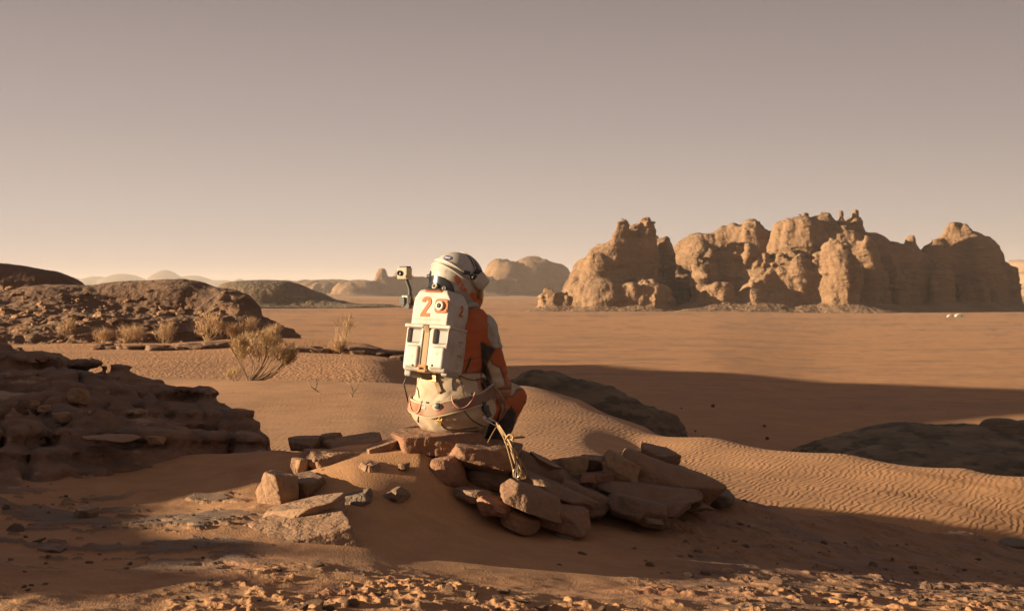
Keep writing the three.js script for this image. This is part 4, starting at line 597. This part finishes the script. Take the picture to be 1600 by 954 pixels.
  { const dir = c1.clone().sub(c0), L = dir.length(), s = new THREE.Shape(); const ring = tube([V3(-.008, 0, 0), V3(-.009, L * .5, 0), V3(-.007, L * .92, 0), V3(0, L, 0), V3(.007, L * .92, 0), V3(.009, L * .5, 0), V3(.008, 0, 0), V3(0, -.006, 0)], .0036, 8, true); const q = new THREE.Quaternion().setFromUnitVectors(V3(0, 1, 0), dir.normalize()); mesh('carabiner', merged([ring, new THREE.CylinderGeometry(.008, .007, .022, 14).toNonIndexed().translate(0, .004, 0)].map(g => { g = g.index ? g.toNonIndexed() : g; return g; })).applyQuaternion(q).translate(c0.x, c0.y, c0.z), mMetal, person); }
  // ---- gloves: palm, four fingers and a thumb each, folded over the knees' gap
  for (const sd of [1, -1]) {
    const w = V3(.062 * sd, .272, -.385), k = V3(.03 * sd, .268 + .012 * sd, -.445), J = [];
    for (let i = 0; i < 4; i++) { const o = (i - 1.5) * .0225, a = k.clone().add(V3(.004 * sd, -o * .75, -.01 + o * .4)), L = [.036, .042, .04, .031][i], b = a.clone().add(V3(-sd * L * .9, -.008, -L * .45)), c = b.clone().add(V3(-sd * L * .62, -.016, L * .15)), d = c.clone().add(V3(-sd * L * .2, -.014, L * .42)); J.push([a, b, c, d]); }
    const th = [w.clone().add(V3(-.012 * sd, .018, -.012)), w.clone().add(V3(-.028 * sd, .036, -.034)), w.clone().add(V3(-.048 * sd, .034, -.056))];
    const T = (v) => [v.x, v.y, v.z];
    const f = (x, y, z) => { let d = smin(rc(x, y, z, T(w), T(k), .034, .03), ell(x, y, z, T(k), [.026, .042, .03]), .02); for (const q of J) { let e = Math.min(rc(x, y, z, T(q[0]), T(q[1]), .0125, .0115), rc(x, y, z, T(q[1]), T(q[2]), .0115, .0105), rc(x, y, z, T(q[2]), T(q[3]), .0105, .0095)); d = smin(d, e, .008); } return smin(d, Math.min(rc(x, y, z, T(th[0]), T(th[1]), .015, .0135), rc(x, y, z, T(th[1]), T(th[2]), .0135, .011)), .012); };
    const c = [w.x - .03 * sd, w.y, w.z - .05]; mesh('glove', meshField(f, [c[0] - .12, c[1] - .1, c[2] - .1], [c[0] + .12, c[1] + .1, c[2] + .12], .0042, 1.6), flat([.3, .27, .24], { roughness: .85 }), person);
  }
  // ---- shoulder plate on the right arm
  { const f = (x, y, z) => Math.max(body(x, y, z) - .006, ell(x, y, z, [.245, .565, -.10], [.075, .12, .10]), -(y - .47) * .8); tag(mesh('shoulder_plate', boxUV(paint(meshField(f, [.08, .46, -.22], [.32, .72, .06], .005, 1.8), (o, x, y, z) => { o[0] = .31; o[1] = .285; o[2] = .245; mix3(o, [.15, .13, .11], clamp(.2 + 1.5 * fbm(x * 14, y * 9, z * 30, 4, .6))); })), paintM, person), 'grey shoulder cover on the right arm'); }
  for (const sd of [1, -1]) mesh('shoulder_strap', ribbon(body, dense([V3(.10 * sd, .58, .14), V3(.105 * sd, .69, .05), V3(.105 * sd, .70, -.04), V3(.11 * sd, .62, -.15), V3(.12 * sd, .46, -.19)], 26), .042, .008, .003), flat([.2, .19, .175]), person);

  // ---- helmet
  const shell = (x, y, z) => { let d = smin(ell(x, y, z, [0, .004, .004], [.137, .150, .158]), ell(x, y, z, [0, -.078, -.066], [.112, .11, .124]), .05); d = smin(d, rc(x, y, z, [0, -.115, .02], [0, -.15, .03], .105, .11), .04); return Math.max(d, -y - .165 + .25 * z); };
  const helm = mesh('helmet', boxUV(paint(meshField((x, y, z) => { const d = shell(x, y, z), g = Math.abs(y - .02 - .22 * z + .02) - .010; return d + .006 * sstep(.003, -.002, g) * sstep(-.02, .02, z); }, [-.19, -.2, -.24], [.19, .19, .2], .0042, 1.7), (o, x, y, z) => { dirtyWhite(o, x + 5, y, z); const g = Math.abs(y - .22 * z) - .010; if (g < .002 && z > 0) mix3(o, [.30, .285, .26], .8); })), paintM, person);
  helm.position.set(-.012, .846, -.075); helm.rotation.set(-27 * Math.PI / 180, -28 * Math.PI / 180, 0, 'YXZ'); tag(helm, 'white dusty helmet tilted down to the right');
  const hv = (x, y, z) => V3(x, y, z);
  tag(mesh('visor', meshField((x, y, z) => Math.max(shell(x, y, z) - .0055, -(shell(x, y, z) + .01), (z + .06 - .66 * y) * .83, -(y + .075) * .9 - .1 * z, Math.abs(x) - .122), [-.16, -.12, -.24], [.16, .19, .06], .0042, 1.6), std({ color: C(.085, .058, .022), roughness: .16, metalness: .55 }), helm), 'dark golden visor');
  mesh('visor_rim', cord(shell, [-1.05, -.7, -.35, 0, .35, .7, 1.05].map(a => { const y = .15 - .10 * Math.abs(a) ** 1.5; return hv(Math.sin(a) * .14, y, -.06 + .66 * y); }), .005, .003), mGrey, helm);
  tag(mesh('chin_guard', meshField((x, y, z) => Math.max(shell(x, y, z) - .005, -(shell(x, y, z) + .012), y + .055 + .12 * z, z + .05), [-.16, -.2, -.24], [.16, .0, .0], .0042, 1.6), mOrange, helm), 'orange chin section');
  tag(mesh('rear_collar', meshField((x, y, z) => Math.max(shell(x, y, z) - .004, -(shell(x, y, z) + .02), ell(x, y, z, [.04, -.108, .12], [.135, .064, .10])), [-.16, -.2, -.02], [.18, .0, .21], .0042, 1.8), std({ color: C(.018, .02, .02), roughness: .22 }), helm), 'glossy black section at the back of the helmet');
  const onHelm = (v, geo, mat, name, lift = .002, up) => { const p = proj(shell, v, lift), n = grad(shell, p, .01), m = new THREE.Matrix4().lookAt(n, V3(0, 0, 0), up || V3(0, 1, 0)); m.setPosition(p); return mesh(name, geo.applyMatrix4(m), mat, helm); };
  for (const [v, r] of [[hv(.05, -.107, .132), .017], [hv(.1, -.103, .102), .011]]) { onHelm(v, lathe([[0, .004], [r * .5, .004], [r * .55, .010], [r * .85, .012], [r, .008], [r, -.004], [0, -.004]]), mWhite, 'knob', .004); onHelm(v, lathe([[0, .010], [r * .36, .009], [r * .4, 0], [0, 0]], 16), mDark, 'knob_socket', .006); }
  for (const dy of [-.0145, .0145]) mesh('ridge', cord(shell, [-1.3, -.9, -.4, 0, .4, .9, 1.3, 1.62].map(a => { const z = Math.cos(a) * .15; return hv(Math.sin(a) * .14, .22 * z + dy, z); }), .0052, .002), mWhite, helm);
  onHelm(hv(.135, .028, .03), rounded(.04, .020, .008), mDark, 'vent', .001, V3(0, .6, .2));
  for (const sd of [1, -1]) { // lamp pods at both temples
    const c = [.147 * sd, .028, -.062], f = (x, y, z) => { const u = y - c[1], v = z - c[2], yy = u * .93 - v * .36, zz = v * .93 + u * .36; return rbox(x - c[0], yy, zz, [0, 0, 0], [.026, .043, .046], .023); };
    const pod = mesh('lamp_pod', boxUV(paint(meshField(f, [c[0] - .05, c[1] - .07, c[2] - .07], [c[0] + .05, c[1] + .07, c[2] + .07], .004, 1.5), dirtyWhite)), paintM, helm);
    const rear = (dx, dy, w, h) => meshField((x, y, z) => { const u = y - c[1], v = z - c[2], yy = u * .93 - v * .36 - dy, zz = v * .93 + u * .36 - .046; return rbox(x - c[0] - dx * sd, yy, zz, [0, 0, 0], [w, h, .012], .008); }, [c[0] - .05, c[1] - .08, c[2] - .05], [c[0] + .05, c[1] + .09, c[2] + .09], .004, 1.5);
    mesh('lamp_rear', rear(0, .021, .021, .018), mBlack, helm); mesh('lamp_rear', rear(.002, -.021, .022, .017), mBlack, helm);
    onHelm(hv(.118 * sd, .04, -.055), rounded(.03, .07, .02, .008), mMetal, 'lamp_bracket', .0, V3(0, .9, .35));
  }
  for (const l of [[hv(.05, .0, -.15), hv(.05, -.03, -.17), hv(.05, -.06, -.18)], [hv(.1, -.012, -.058), hv(.104, -.045, -.085), hv(.1, -.08, -.105)]]) mesh('trim_line', cord(shell, l, .0036, .005), mOrange, helm);
  // lettering and round badge, printed on thin skins that follow the shell
  const decal = (v, right, w, h, draw, name, cw, ch) => {
    const cv = document.createElement('canvas'); cv.width = cw; cv.height = ch; draw(cv.getContext('2d'), cw, ch);
    const t = new THREE.CanvasTexture(cv); t.colorSpace = THREE.SRGBColorSpace; t.magFilter = THREE.LinearFilter;
    const p = proj(shell, v, .003), n = grad(shell, p, .02), r = right.clone().addScaledVector(n, -right.dot(n)).normalize(), u = n.clone().cross(r), N = 14, pos = [], uv = [], idx = [];
    for (let j = 0; j <= N; j++) for (let i = 0; i <= N; i++) { const q = proj(shell, p.clone().addScaledVector(r, (i / N - .5) * w).addScaledVector(u, (j / N - .5) * h), .0022); pos.push(q.x, q.y, q.z); uv.push(i / N, j / N); if (i < N && j < N) { const a = j * (N + 1) + i; idx.push(a, a + 1, a + N + 1, a + 1, a + N + 2, a + N + 1); } }
    const g = new THREE.BufferGeometry(); g.setAttribute('position', new THREE.Float32BufferAttribute(pos, 3)); g.setAttribute('uv', new THREE.Float32BufferAttribute(uv, 2)); g.setIndex(idx); g.computeVertexNormals();
    return mesh(name, g, std({ map: t, alphaTest: .5, roughness: .6, side: THREE.DoubleSide }), helm);
  };
  tag(decal(hv(.13, -.05, .022), V3(0, -.44, -.9), .150, .034, (c, w, h) => {
    c.clearRect(0, 0, w, h); c.strokeStyle = '#c4531f'; c.lineWidth = h * .17; c.lineJoin = 'miter'; const y0 = h * .9, y1 = h * .12, m = (y0 + y1) / 2, lw = w * .105; let x = w * .03;
    const path = (...ps) => { c.beginPath(); ps.forEach(([a, b], i) => i ? c.lineTo(x + a * lw, b) : c.moveTo(x + a * lw, b)); c.stroke(); };
    path([0, y0], [.5, y1], [1, y0]); x += lw * 1.38; path([.05, y0], [.05, y1], [.95, y1], [.95, m], [.05, m]); path([.45, m], [.98, y0]); x += lw * 1.38; path([1, y1], [.05, y1], [.05, y0], [1, y0]); path([.05, m], [.85, m]); x += lw * 1.38; path([1, y1], [.05, y1], [.05, m], [.95, m], [.95, y0], [0, y0]); x += lw * 1.7;
    for (let i = 0; i < 3; i++) { path([.1, y0], [.1, y1]); x += lw * .5; } c.lineWidth = h * .09; x -= lw * 1.5; path([-.1, y1], [1.3, y1]); path([-.1, y0], [1.3, y0]);
  }, 'lettering', 1024, 232), 'orange lettering along the side of the helmet');
  tag(decal(hv(.05, .068, .132), V3(.93, .1, -.36), .062, .046, (c, w, h) => {
    c.clearRect(0, 0, w, h); c.save(); c.beginPath(); c.ellipse(w / 2, h / 2, w * .42, h * .42, 0, 0, 7); c.fillStyle = '#2c3a6b'; c.fill(); c.strokeStyle = '#b8452f'; c.lineWidth = h * .05; c.beginPath(); c.moveTo(w * .1, h * .66); c.lineTo(w * .48, h * .5); c.lineTo(w * .9, h * .3); c.stroke(); c.fillStyle = '#f2ece0'; c.font = 'bold ' + Math.round(h * .3) + 'px sans-serif'; c.textAlign = 'center'; c.textBaseline = 'middle'; c.fillText('NASA', w / 2, h / 2); c.strokeStyle = '#e9e2d4'; c.lineWidth = h * .025; c.beginPath(); c.ellipse(w / 2, h / 2, w * .36, h * .16, -.5, 0, 7); c.stroke(); c.restore();
  }, 'badge', 512, 380), 'round blue badge on the helmet');
  // collar between helmet and pack
  mesh('collar', ribbon(body, [...Array(30)].map((_, i) => { const a = i / 30 * 2 * Math.PI; return V3(Math.sin(a) * .13 - .008, .70 - .02 * Math.cos(a), Math.cos(a) * .13 - .04); }), .034, .016, .002, true), mGrey, person);

  // ---- small camera on a stalk at the left shoulder of the pack
  { const z = .12, s = mesh('camera_stalk', merged([tube([at(646, 476, z), at(641, 465, z), at(640, 452, z), at(636, 440, z), at(634, 433, z)], .011, 12).toNonIndexed(), ...[[-6, 470, .03, .045, .04], [1, 478, .026, .028, .034]].map(([dx, py, w, h, d]) => rounded(w, h, d, .006).translate(...at(640 + dx, py, z).toArray()))].map(g => g.index ? g.toNonIndexed() : g).map(g => { g.deleteAttribute('uv'); return g; })), mDark, person);
    mesh('stalk_base', meshField((x, y, w) => { const c = at(637, 470, z); return rbox(x, y, w, [c.x, c.y, c.z], [.026, .034, .03], .01); }, [at(620, 470, z).x, at(637, 490, z).y, z - .05], [at(655, 470, z).x, at(637, 450, z).y, z + .05], .004), flat([.30, .27, .23], { roughness: .4, metalness: .4 }), person);
    const c = at(632, 427, z), b = mesh('shoulder_camera', meshField((x, y, w) => rbox(x, y, w, [c.x, c.y, c.z], [.035, .034, .026], .007), [c.x - .05, c.y - .05, z - .04], [c.x + .05, c.y + .05, z + .04], .0035), flat([.33, .275, .19], { roughness: .6 }), person); tag(b, 'small beige camera on a stalk at the left shoulder');
    mesh('lens', lathe([[0, .004], [.009, .004], [.010, .009], [.0145, .009], [.0155, 0], [0, 0]]).translate(c.x - .014, c.y + .002, c.z + .026), mBlack, b); mesh('top_plate', rounded(.05, .04, .008).rotateX(-Math.PI / 2).translate(c.x + .004, c.y + .032, c.z), mDark, b); mesh('button', rounded(.012, .012, .008).translate(c.x + .022, c.y - .016, c.z + .022), mGrey, b);
    const p = proj(shell, V3(-.14, -.02, .085), 0); onHelm(V3(-.14, -.02, .085), merged([lathe([[0, .034], [.016, .034], [.019, .028], [.016, 0], [0, 0]], 20), lathe([[0, .05], [.010, .048], [.012, .034], [0, .034]], 16)]), mBlack, 'side_lamp', .0); }
}

// ---------------------------------------------------------------- coiled straps hanging from the hip
{
  const base = P(779, 664, 7.62), t = (pts, r, flatK = .45) => { const c = new THREE.CatmullRomCurve3(pts), g = new THREE.TubeGeometry(c, pts.length * 8, r, 8, false); return g; };
  const Q = (px, py, d) => P(px, py, d), root = group('coiled_straps', base); tag(root, 'bundle of tan webbing straps hanging from the hip over the rocks', 'strap');
  const mk = (name, pts, r, mat) => { const m = mesh(name, t(pts, r).translate(-base.x, -base.y, -base.z), mat, root); return m; };
  const a = std({ color: C(.30, .19, .085), roughness: .8 }), b = std({ color: C(.22, .135, .062), roughness: .85 }), c = std({ color: C(.40, .27, .13), roughness: .75 });
  mk('webbing', [Q(776, 661, 7.66), Q(785, 676, 7.6), Q(795, 692, 7.53), Q(803, 712, 7.42), Q(815, 735, 7.36), Q(822, 746, 7.36), Q(816, 747, 7.36), Q(808, 730, 7.37), Q(799, 706, 7.41)], .0048, a);
  mk('webbing', [Q(780, 664, 7.64), Q(790, 680, 7.58), Q(800, 700, 7.43), Q(806, 726, 7.36), Q(806, 744, 7.34), Q(811, 749, 7.34), Q(815, 742, 7.35), Q(812, 722, 7.39), Q(802, 700, 7.45)], .0046, c);
  mk('webbing', [Q(777, 666, 7.66), Q(787, 684, 7.56), Q(794, 704, 7.40), Q(801, 730, 7.35), Q(804, 746, 7.34), Q(809, 744, 7.34), Q(807, 720, 7.37), Q(798, 696, 7.46)], .0042, b);
  mk('webbing', [Q(792, 686, 7.56), Q(802, 704, 7.42), Q(815, 722, 7.38), Q(823, 738, 7.36), Q(820, 747, 7.36), Q(812, 736, 7.36)], .0038, b);
  mk('webbing', [Q(775, 668, 7.68), Q(768, 680, 7.64), Q(762, 692, 7.6)], .004, b);
  mk('webbing', [Q(797, 684, 7.56), Q(806, 683, 7.55), Q(820, 682, 7.54)], .007, b);
  mk('knot', [Q(790, 686, 7.54), Q(796, 679, 7.53), Q(802, 682, 7.52), Q(799, 689, 7.52), Q(792, 688, 7.53)], .0062, a);
  mk('knot', [Q(789, 690, 7.52), Q(795, 694, 7.50), Q(801, 692, 7.50), Q(799, 686, 7.53)], .0055, c);
  const k = mesh('buckle', new THREE.TorusGeometry(.018, .004, 8, 24).scale(.6, 1.3, 1).rotateZ(.3).translate(...Q(806, 740, 7.32).sub(base).toArray()), std({ color: C(.55, .5, .42), metalness: .8, roughness: .35 }), root);
}
// ---------------------------------------------------------------- plants and far small things
const onGround = (px, d) => { const p = P(px, 500, d); return V3(p.x, heightAt(p.x, p.z), p.z); };
const twigM = std({ vertexColors: true, roughness: .95, side: THREE.DoubleSide }), woodM = std({ color: C(.17, .115, .07), roughness: .95 }), strawM = std({ color: C(.34, .24, .12), roughness: .95 });
function bushParts(seed, w, h, { twigs = 900, stems = 9, lobes = [[0, .62, .5, .36]], col = [.31, .235, .105], len = .1, thick = .006, lean = 0, droop = .2 }) {
  const R = rng(seed * 331 + 5), J = (a) => (R() - .5) * 2 * a, pos = [], colr = [], wood = [];
  const tips = []; for (let i = 0; i < stems; i++) { const L = lobes[i % lobes.length], tip = V3((L[0] + J(L[2] * .8)) * w, (L[1] + J(L[3] * .7)) * h, J(L[2] * .8) * w), mid = tip.clone().multiplyScalar(.5).add(V3(J(.06) * w + lean * w * .2, -.08 * h + J(.04) * h, J(.06) * w)); const c = new THREE.CatmullRomCurve3([V3(J(.02) * w, -.05 * h, J(.02) * w), mid, tip]); const g = new THREE.TubeGeometry(c, 7, thick * (.7 + R() * .9), 5, false); wood.push(g); tips.push(c); }
  for (let i = 0; i < twigs; i++) {
    const L = lobes[Math.floor(R() * lobes.length)], a = R() * 6.283, r = Math.cbrt(R()), e = Math.acos(J(1)), clump = .75 + .25 * Math.sin(a * 5 + seed) ;
    const x = (L[0] + Math.sin(e) * Math.cos(a) * r * L[2] * clump) * w, y = (L[1] + Math.cos(e) * r * L[3]) * h, z = Math.sin(e) * Math.sin(a) * r * L[2] * w; if (y < 0 || noise(x / w * 5 + seed, y / h * 5, z / w * 5) < -.16) continue;
    const d = V3(x * .6 / w + J(.5), .75 + J(.45), z * .6 / w + J(.5)).normalize(), s = d.clone().cross(V3(J(1), J(1), J(1))).normalize().multiplyScalar(thick * (.35 + R() * .35)), l = len * (.5 + R()), p = V3(x, y, z), q = p.clone().addScaledVector(d, l), k = .7 + R() * .6;
    pos.push(p.x - s.x, p.y - s.y, p.z - s.z, p.x + s.x, p.y + s.y, p.z + s.z, q.x, q.y, q.z); for (let m = 0; m < 3; m++) colr.push(col[0] * k, col[1] * k, col[2] * k);
    const d2 = d.clone().add(V3(J(.7), J(.4), J(.7))).normalize(), m0 = p.clone().lerp(q, .35), q2 = m0.clone().addScaledVector(d2, l * .6); pos.push(m0.x - s.x, m0.y - s.y, m0.z - s.z, m0.x + s.x, m0.y + s.y, m0.z + s.z, q2.x, q2.y, q2.z); for (let m = 0; m < 3; m++) colr.push(col[0] * k, col[1] * k, col[2] * k);
  }
  const g = new THREE.BufferGeometry(); g.setAttribute('position', new THREE.Float32BufferAttribute(pos, 3)); g.setAttribute('color', new THREE.Float32BufferAttribute(colr, 3)); g.computeVertexNormals(); return [g, merged(wood)];
}
function bush(name, label, px, d, wpx, hpx, opts, grp) {
  const s = d / FOC, root = group(name, onGround(px, d)); tag(root, label, 'bush', grp); const [f, w] = bushParts(opts.seed, wpx * s, hpx * s, opts);
  mesh('foliage', f, twigM, root); mesh('stems', w, opts.wood || woodM, root); return root;
}
bush('dry_bush', 'largest pale dry bush with bare bent branches on the dune left of the person', 388, 25, 104, 80, { seed: 3, twigs: 10000, stems: 22, lobes: [[.10, .70, .34, .27], [.48, .56, .27, .22], [.56, .44, .16, .14], [-.12, .62, .18, .22], [.3, .85, .22, .12]], col: [.38, .262, .135], len: .08, thick: .0058, lean: .3 });
bush('dry_tuft', 'low straw tuft at the foot of the largest dry bush', 366, 25.2, 36, 20, { seed: 4, twigs: 420, stems: 4, lobes: [[0, .5, .5, .5]], col: [.38, .265, .14], len: .12, thick: .006 });
const far = [[101, 50, 34, 34, 'tall rounded pale bush farthest left but one below the dark slope'], [28, 50, 32, 20, 'low pale bush at the left edge below the dark slope'], [158, 49, 30, 16, 'small low bush right of the tall rounded pale bush'], [200, 49, 56, 24, 'wide low straw bush in the middle of the row'], [256, 50, 34, 30, 'upright pale bush above the wide low straw bush'], [322, 47.5, 56, 40, 'biggest straw bush of the far row'], [361, 48, 22, 18, 'little bush between the biggest straw bush and the large dry bush'], [385, 48, 34, 28, 'upright bush behind the large dry bush'], [424, 47.5, 28, 14, 'low bush at the right end of the far row'], [536, 46, 34, 44, 'faint thin bush standing alone on the dune crest'], [528, 41, 22, 14, 'tiny tuft beside the line of flat stones']];
far.forEach(([px, d, w, h, l], i) => bush('straw_bush', l, px, d, w, h, { seed: 20 + i, twigs: px === 536 ? 200 : 420 + w * 7, stems: 8, lobes: [[0, .45, .5, .45], [.2, .55, .3, .35]], col: px === 536 ? [.36, .25, .12] : [.43, .285, .16], len: .3, thick: .008, wood: strawM }, 'straw bushes at the foot of the dark slope'));
// bare sprigs
function sprig(name, label, pts, d, r) { const s = group(name, onGround(pts[0][0][0], d)); const o = s.position; tag(s, label, 'dry plant'); for (const l of pts) mesh('twig', new THREE.TubeGeometry(new THREE.CatmullRomCurve3(l.map(([x, y], i) => { const p = P(x, y, d + (i % 2 ? .1 : 0)); return p.sub(o); })), 10, r, 5, false), woodM, s); }
sprig('bare_sprig', 'bare dead twig arching over the rippled sand', [[[504, 621], [497, 612], [486, 604], [480, 596]], [[501, 618], [492, 618], [484, 617]], [[492, 608], [495, 600], [494, 592]]], 20.5, .008);
sprig('bare_sprig', 'thin dead twig standing nearest the person on the rippled sand', [[[550, 624], [551, 612], [548, 602], [540, 596]], [[551, 614], [557, 606], [562, 594]], [[550, 620], [545, 614]]], 20, .007);
sprig('dry_sprig', 'small dry sprig beside the right rock pile', [[[1062, 710], [1066, 704], [1072, 700]], [[1064, 708], [1058, 704]], [[1064, 707], [1078, 706]]], 15.5, .006);
// low dark shrubs dotted over the shaded valley floor
{ const R = rng(91); let proto; const spots = []; for (let i = 0; i < 12; i++) spots.push([1010 + R() * 190 + (i > 8 ? -60 : 0), 104 + R() * 46]);
  spots.forEach(([px, d]) => { if (!proto) { proto = group('valley_shrub', onGround(px, d)); const [f, w] = bushParts(60, .28, .18, { seed: 60, twigs: 260, stems: 4, lobes: [[0, .45, .5, .45]], col: [.10, .08, .045], len: .10, thick: .02 }); mesh('foliage', f, twigM, proto); mesh('stems', w, woodM, proto); tag(proto, 'low dark shrub dotting the shaded valley floor', 'shrub', 'low dark shrubs on the shaded valley floor'); return; }
    const c = proto.clone(); c.name = numbered('valley_shrub'); c.position.copy(onGround(px, d)); c.scale.setScalar(.6 + R() * .9); c.rotation.y = R() * 6; scene.add(c); }); }
// flat stones along the foot of the sand ridge
{ const R = rng(17), protos = [0, 1, 2].map(i => rockGeo({ w: .7, h: .22, t: .5, seed: 200 + i, det: 8, col: [.15, .09, .055], col2: BROWN, rough: .1 })); const stones = [];
  for (let i = 0; i < 26; i++) stones.push([458 + i * 7 + R() * 4, 41 + R() * .6]); for (let i = 0; i < 22; i++) stones.push([150 + i * 9.4 + R() * 5, 42.5 + R() * 1.2]);
  stones.forEach(([px, d], i) => { const m = mesh('flat_stone', protos[i % 3], M.rock), p = onGround(px, d), s = .6 + R() * .9; m.position.copy(p); m.position.y += .03; m.scale.set(s, s * (.7 + R() * .5), s); m.rotation.y = R() * 6; const left = px < 400; tag(m, left ? 'flat dark stone in the row below the straw bushes' : 'flat dark stone in the line running behind the person', 'stone', left ? 'flat stones in the row below the straw bushes' : 'flat stones in the line running behind the person'); });
  [[190, 572, 33, 12, 14, 'dark upright stone alone on the shaded sand'], [226, 573, 33, 10, 6, 'low dark stone right of the upright one'], [172, 574, 33, 16, 4, 'flat dark stone left of the upright one']].forEach(([x, y, d, w, h, l], i) => rock('sand_stone', l, [x - w / 2, y - h / 2, x + w / 2, y + h / 2], d, w * d / FOC * .7, { seed: 230 + i, det: 8, col: [.09, .06, .045], col2: GREYB, category: 'stone' })); }
// rubble lying over the dark left slope
{ const src = scene.getObjectByName('rocky_slope').geometry, p = src.attributes.position, n = src.attributes.normal, R = rng(5), base = rockGeo({ w: 1, h: .6, t: .8, seed: 240, det: 5, col: [.30, .17, .09], col2: [.20, .11, .06], rough: .12 }), list = [];
  for (let i = 0; i < 60000 && list.length < 420; i++) { const k = Math.floor(R() * p.count), x = p.getX(k), y = p.getY(k), z = p.getZ(k), px = 800 + FOC * x / -z, py = 450 - (y - EYE) / -z * FOC; if (px < -30 || px > 355 || py < 452 || py > 546 || n.getZ(k) < .05 || n.getY(k) < .25) continue; if (R() > sstep(-60, 60, (py - 455) - px * .10)) continue; list.push([x, y, z]); }
  const im = new THREE.InstancedMesh(base, M.hill, list.length), q = new THREE.Object3D(); list.forEach(([x, y, z], i) => { q.position.set(x, y, z); const s = .07 + .24 * R() ** 3; q.scale.set(s * (1 + R()), s, s * (1 + R())); q.rotation.set(R() * .6, R() * 6, R() * .6); q.updateMatrix(); im.setMatrixAt(i, q.matrix); const c = .7 + R() * .7; im.setColorAt(i, C(c, c, c)); });
  im.name = 'rubble'; im.castShadow = im.receiveShadow = true; scene.add(im); tag(im, 'orange brown rubble strewn over the dark left slope', 'rubble', null, 'stuff'); }
// loose pebbles and flakes on the near ledge
{ const R = rng(77), geos = [0, 1].map(i => rockGeo({ w: 1, h: .5, t: .8, seed: 250 + i, det: 4, col: [.27, .155, .085], col2: [.15, .095, .062], rough: .14 })); geos.forEach((g, j) => { const L = []; for (let i = 0; i < 9000 && L.length < 240; i++) { const px = R() * 1640 - 20, d = 4.2 + R() * 4.6, x = (px - 800) / FOC * d, q = ledgeZones(x, d), keep = q.clod * 1.1 + q.right * .55 + q.crust * .3 + .02; if (R() > keep) continue; L.push([x, heightAt(x, -d), -d]); }
  const im = new THREE.InstancedMesh(g, M.rock, L.length), o = new THREE.Object3D(); L.forEach(([x, y, z], i) => { const s = .010 + .038 * R() ** 4; o.position.set(x, y + s * .1, z); o.scale.set(s * (1 + R()), s * (.6 + R() * .8), s * (1 + R())); o.rotation.set(R() * .5, R() * 6, R() * .5); o.updateMatrix(); im.setMatrixAt(i, o.matrix); const c = .75 + R() * .7; im.setColorAt(i, C(c, c, c)); }); im.name = numbered('pebbles'); im.castShadow = im.receiveShadow = true; scene.add(im); tag(im, j ? 'small flakes of rock scattered over the near ledge' : 'loose pebbles scattered over the near ledge', 'pebbles', null, 'stuff'); }); }
// two tiny white tents out on the plain
[[1486, 628, 3.0, 1.3, 'smaller white tent, left of the pair far out on the plain'], [1500, 632, 4.4, 1.7, 'larger white tent, right of the pair far out on the plain']].forEach(([px, d, w, h, l]) => { const s = new THREE.Shape(); s.moveTo(-w / 2, 0); s.quadraticCurveTo(-w * .42, h * .9, 0, h); s.quadraticCurveTo(w * .42, h * .9, w / 2, 0); const r = group('white_tent', onGround(px, d)); mesh('canvas', new THREE.ExtrudeGeometry(s, { depth: w * .7, bevelEnabled: true, bevelSize: .1, bevelThickness: .15, bevelSegments: 2 }).translate(0, -.15, -w * .35), std({ color: C(.36, .33, .28) }), r); mesh('doorway', new THREE.PlaneGeometry(w * .2, h * .6).translate(w * .1, h * .3, w * .35 + .17), std({ color: C(.2, .17, .14) }), r); tag(r, l, 'tent'); });
renderer.render(scene, camera);
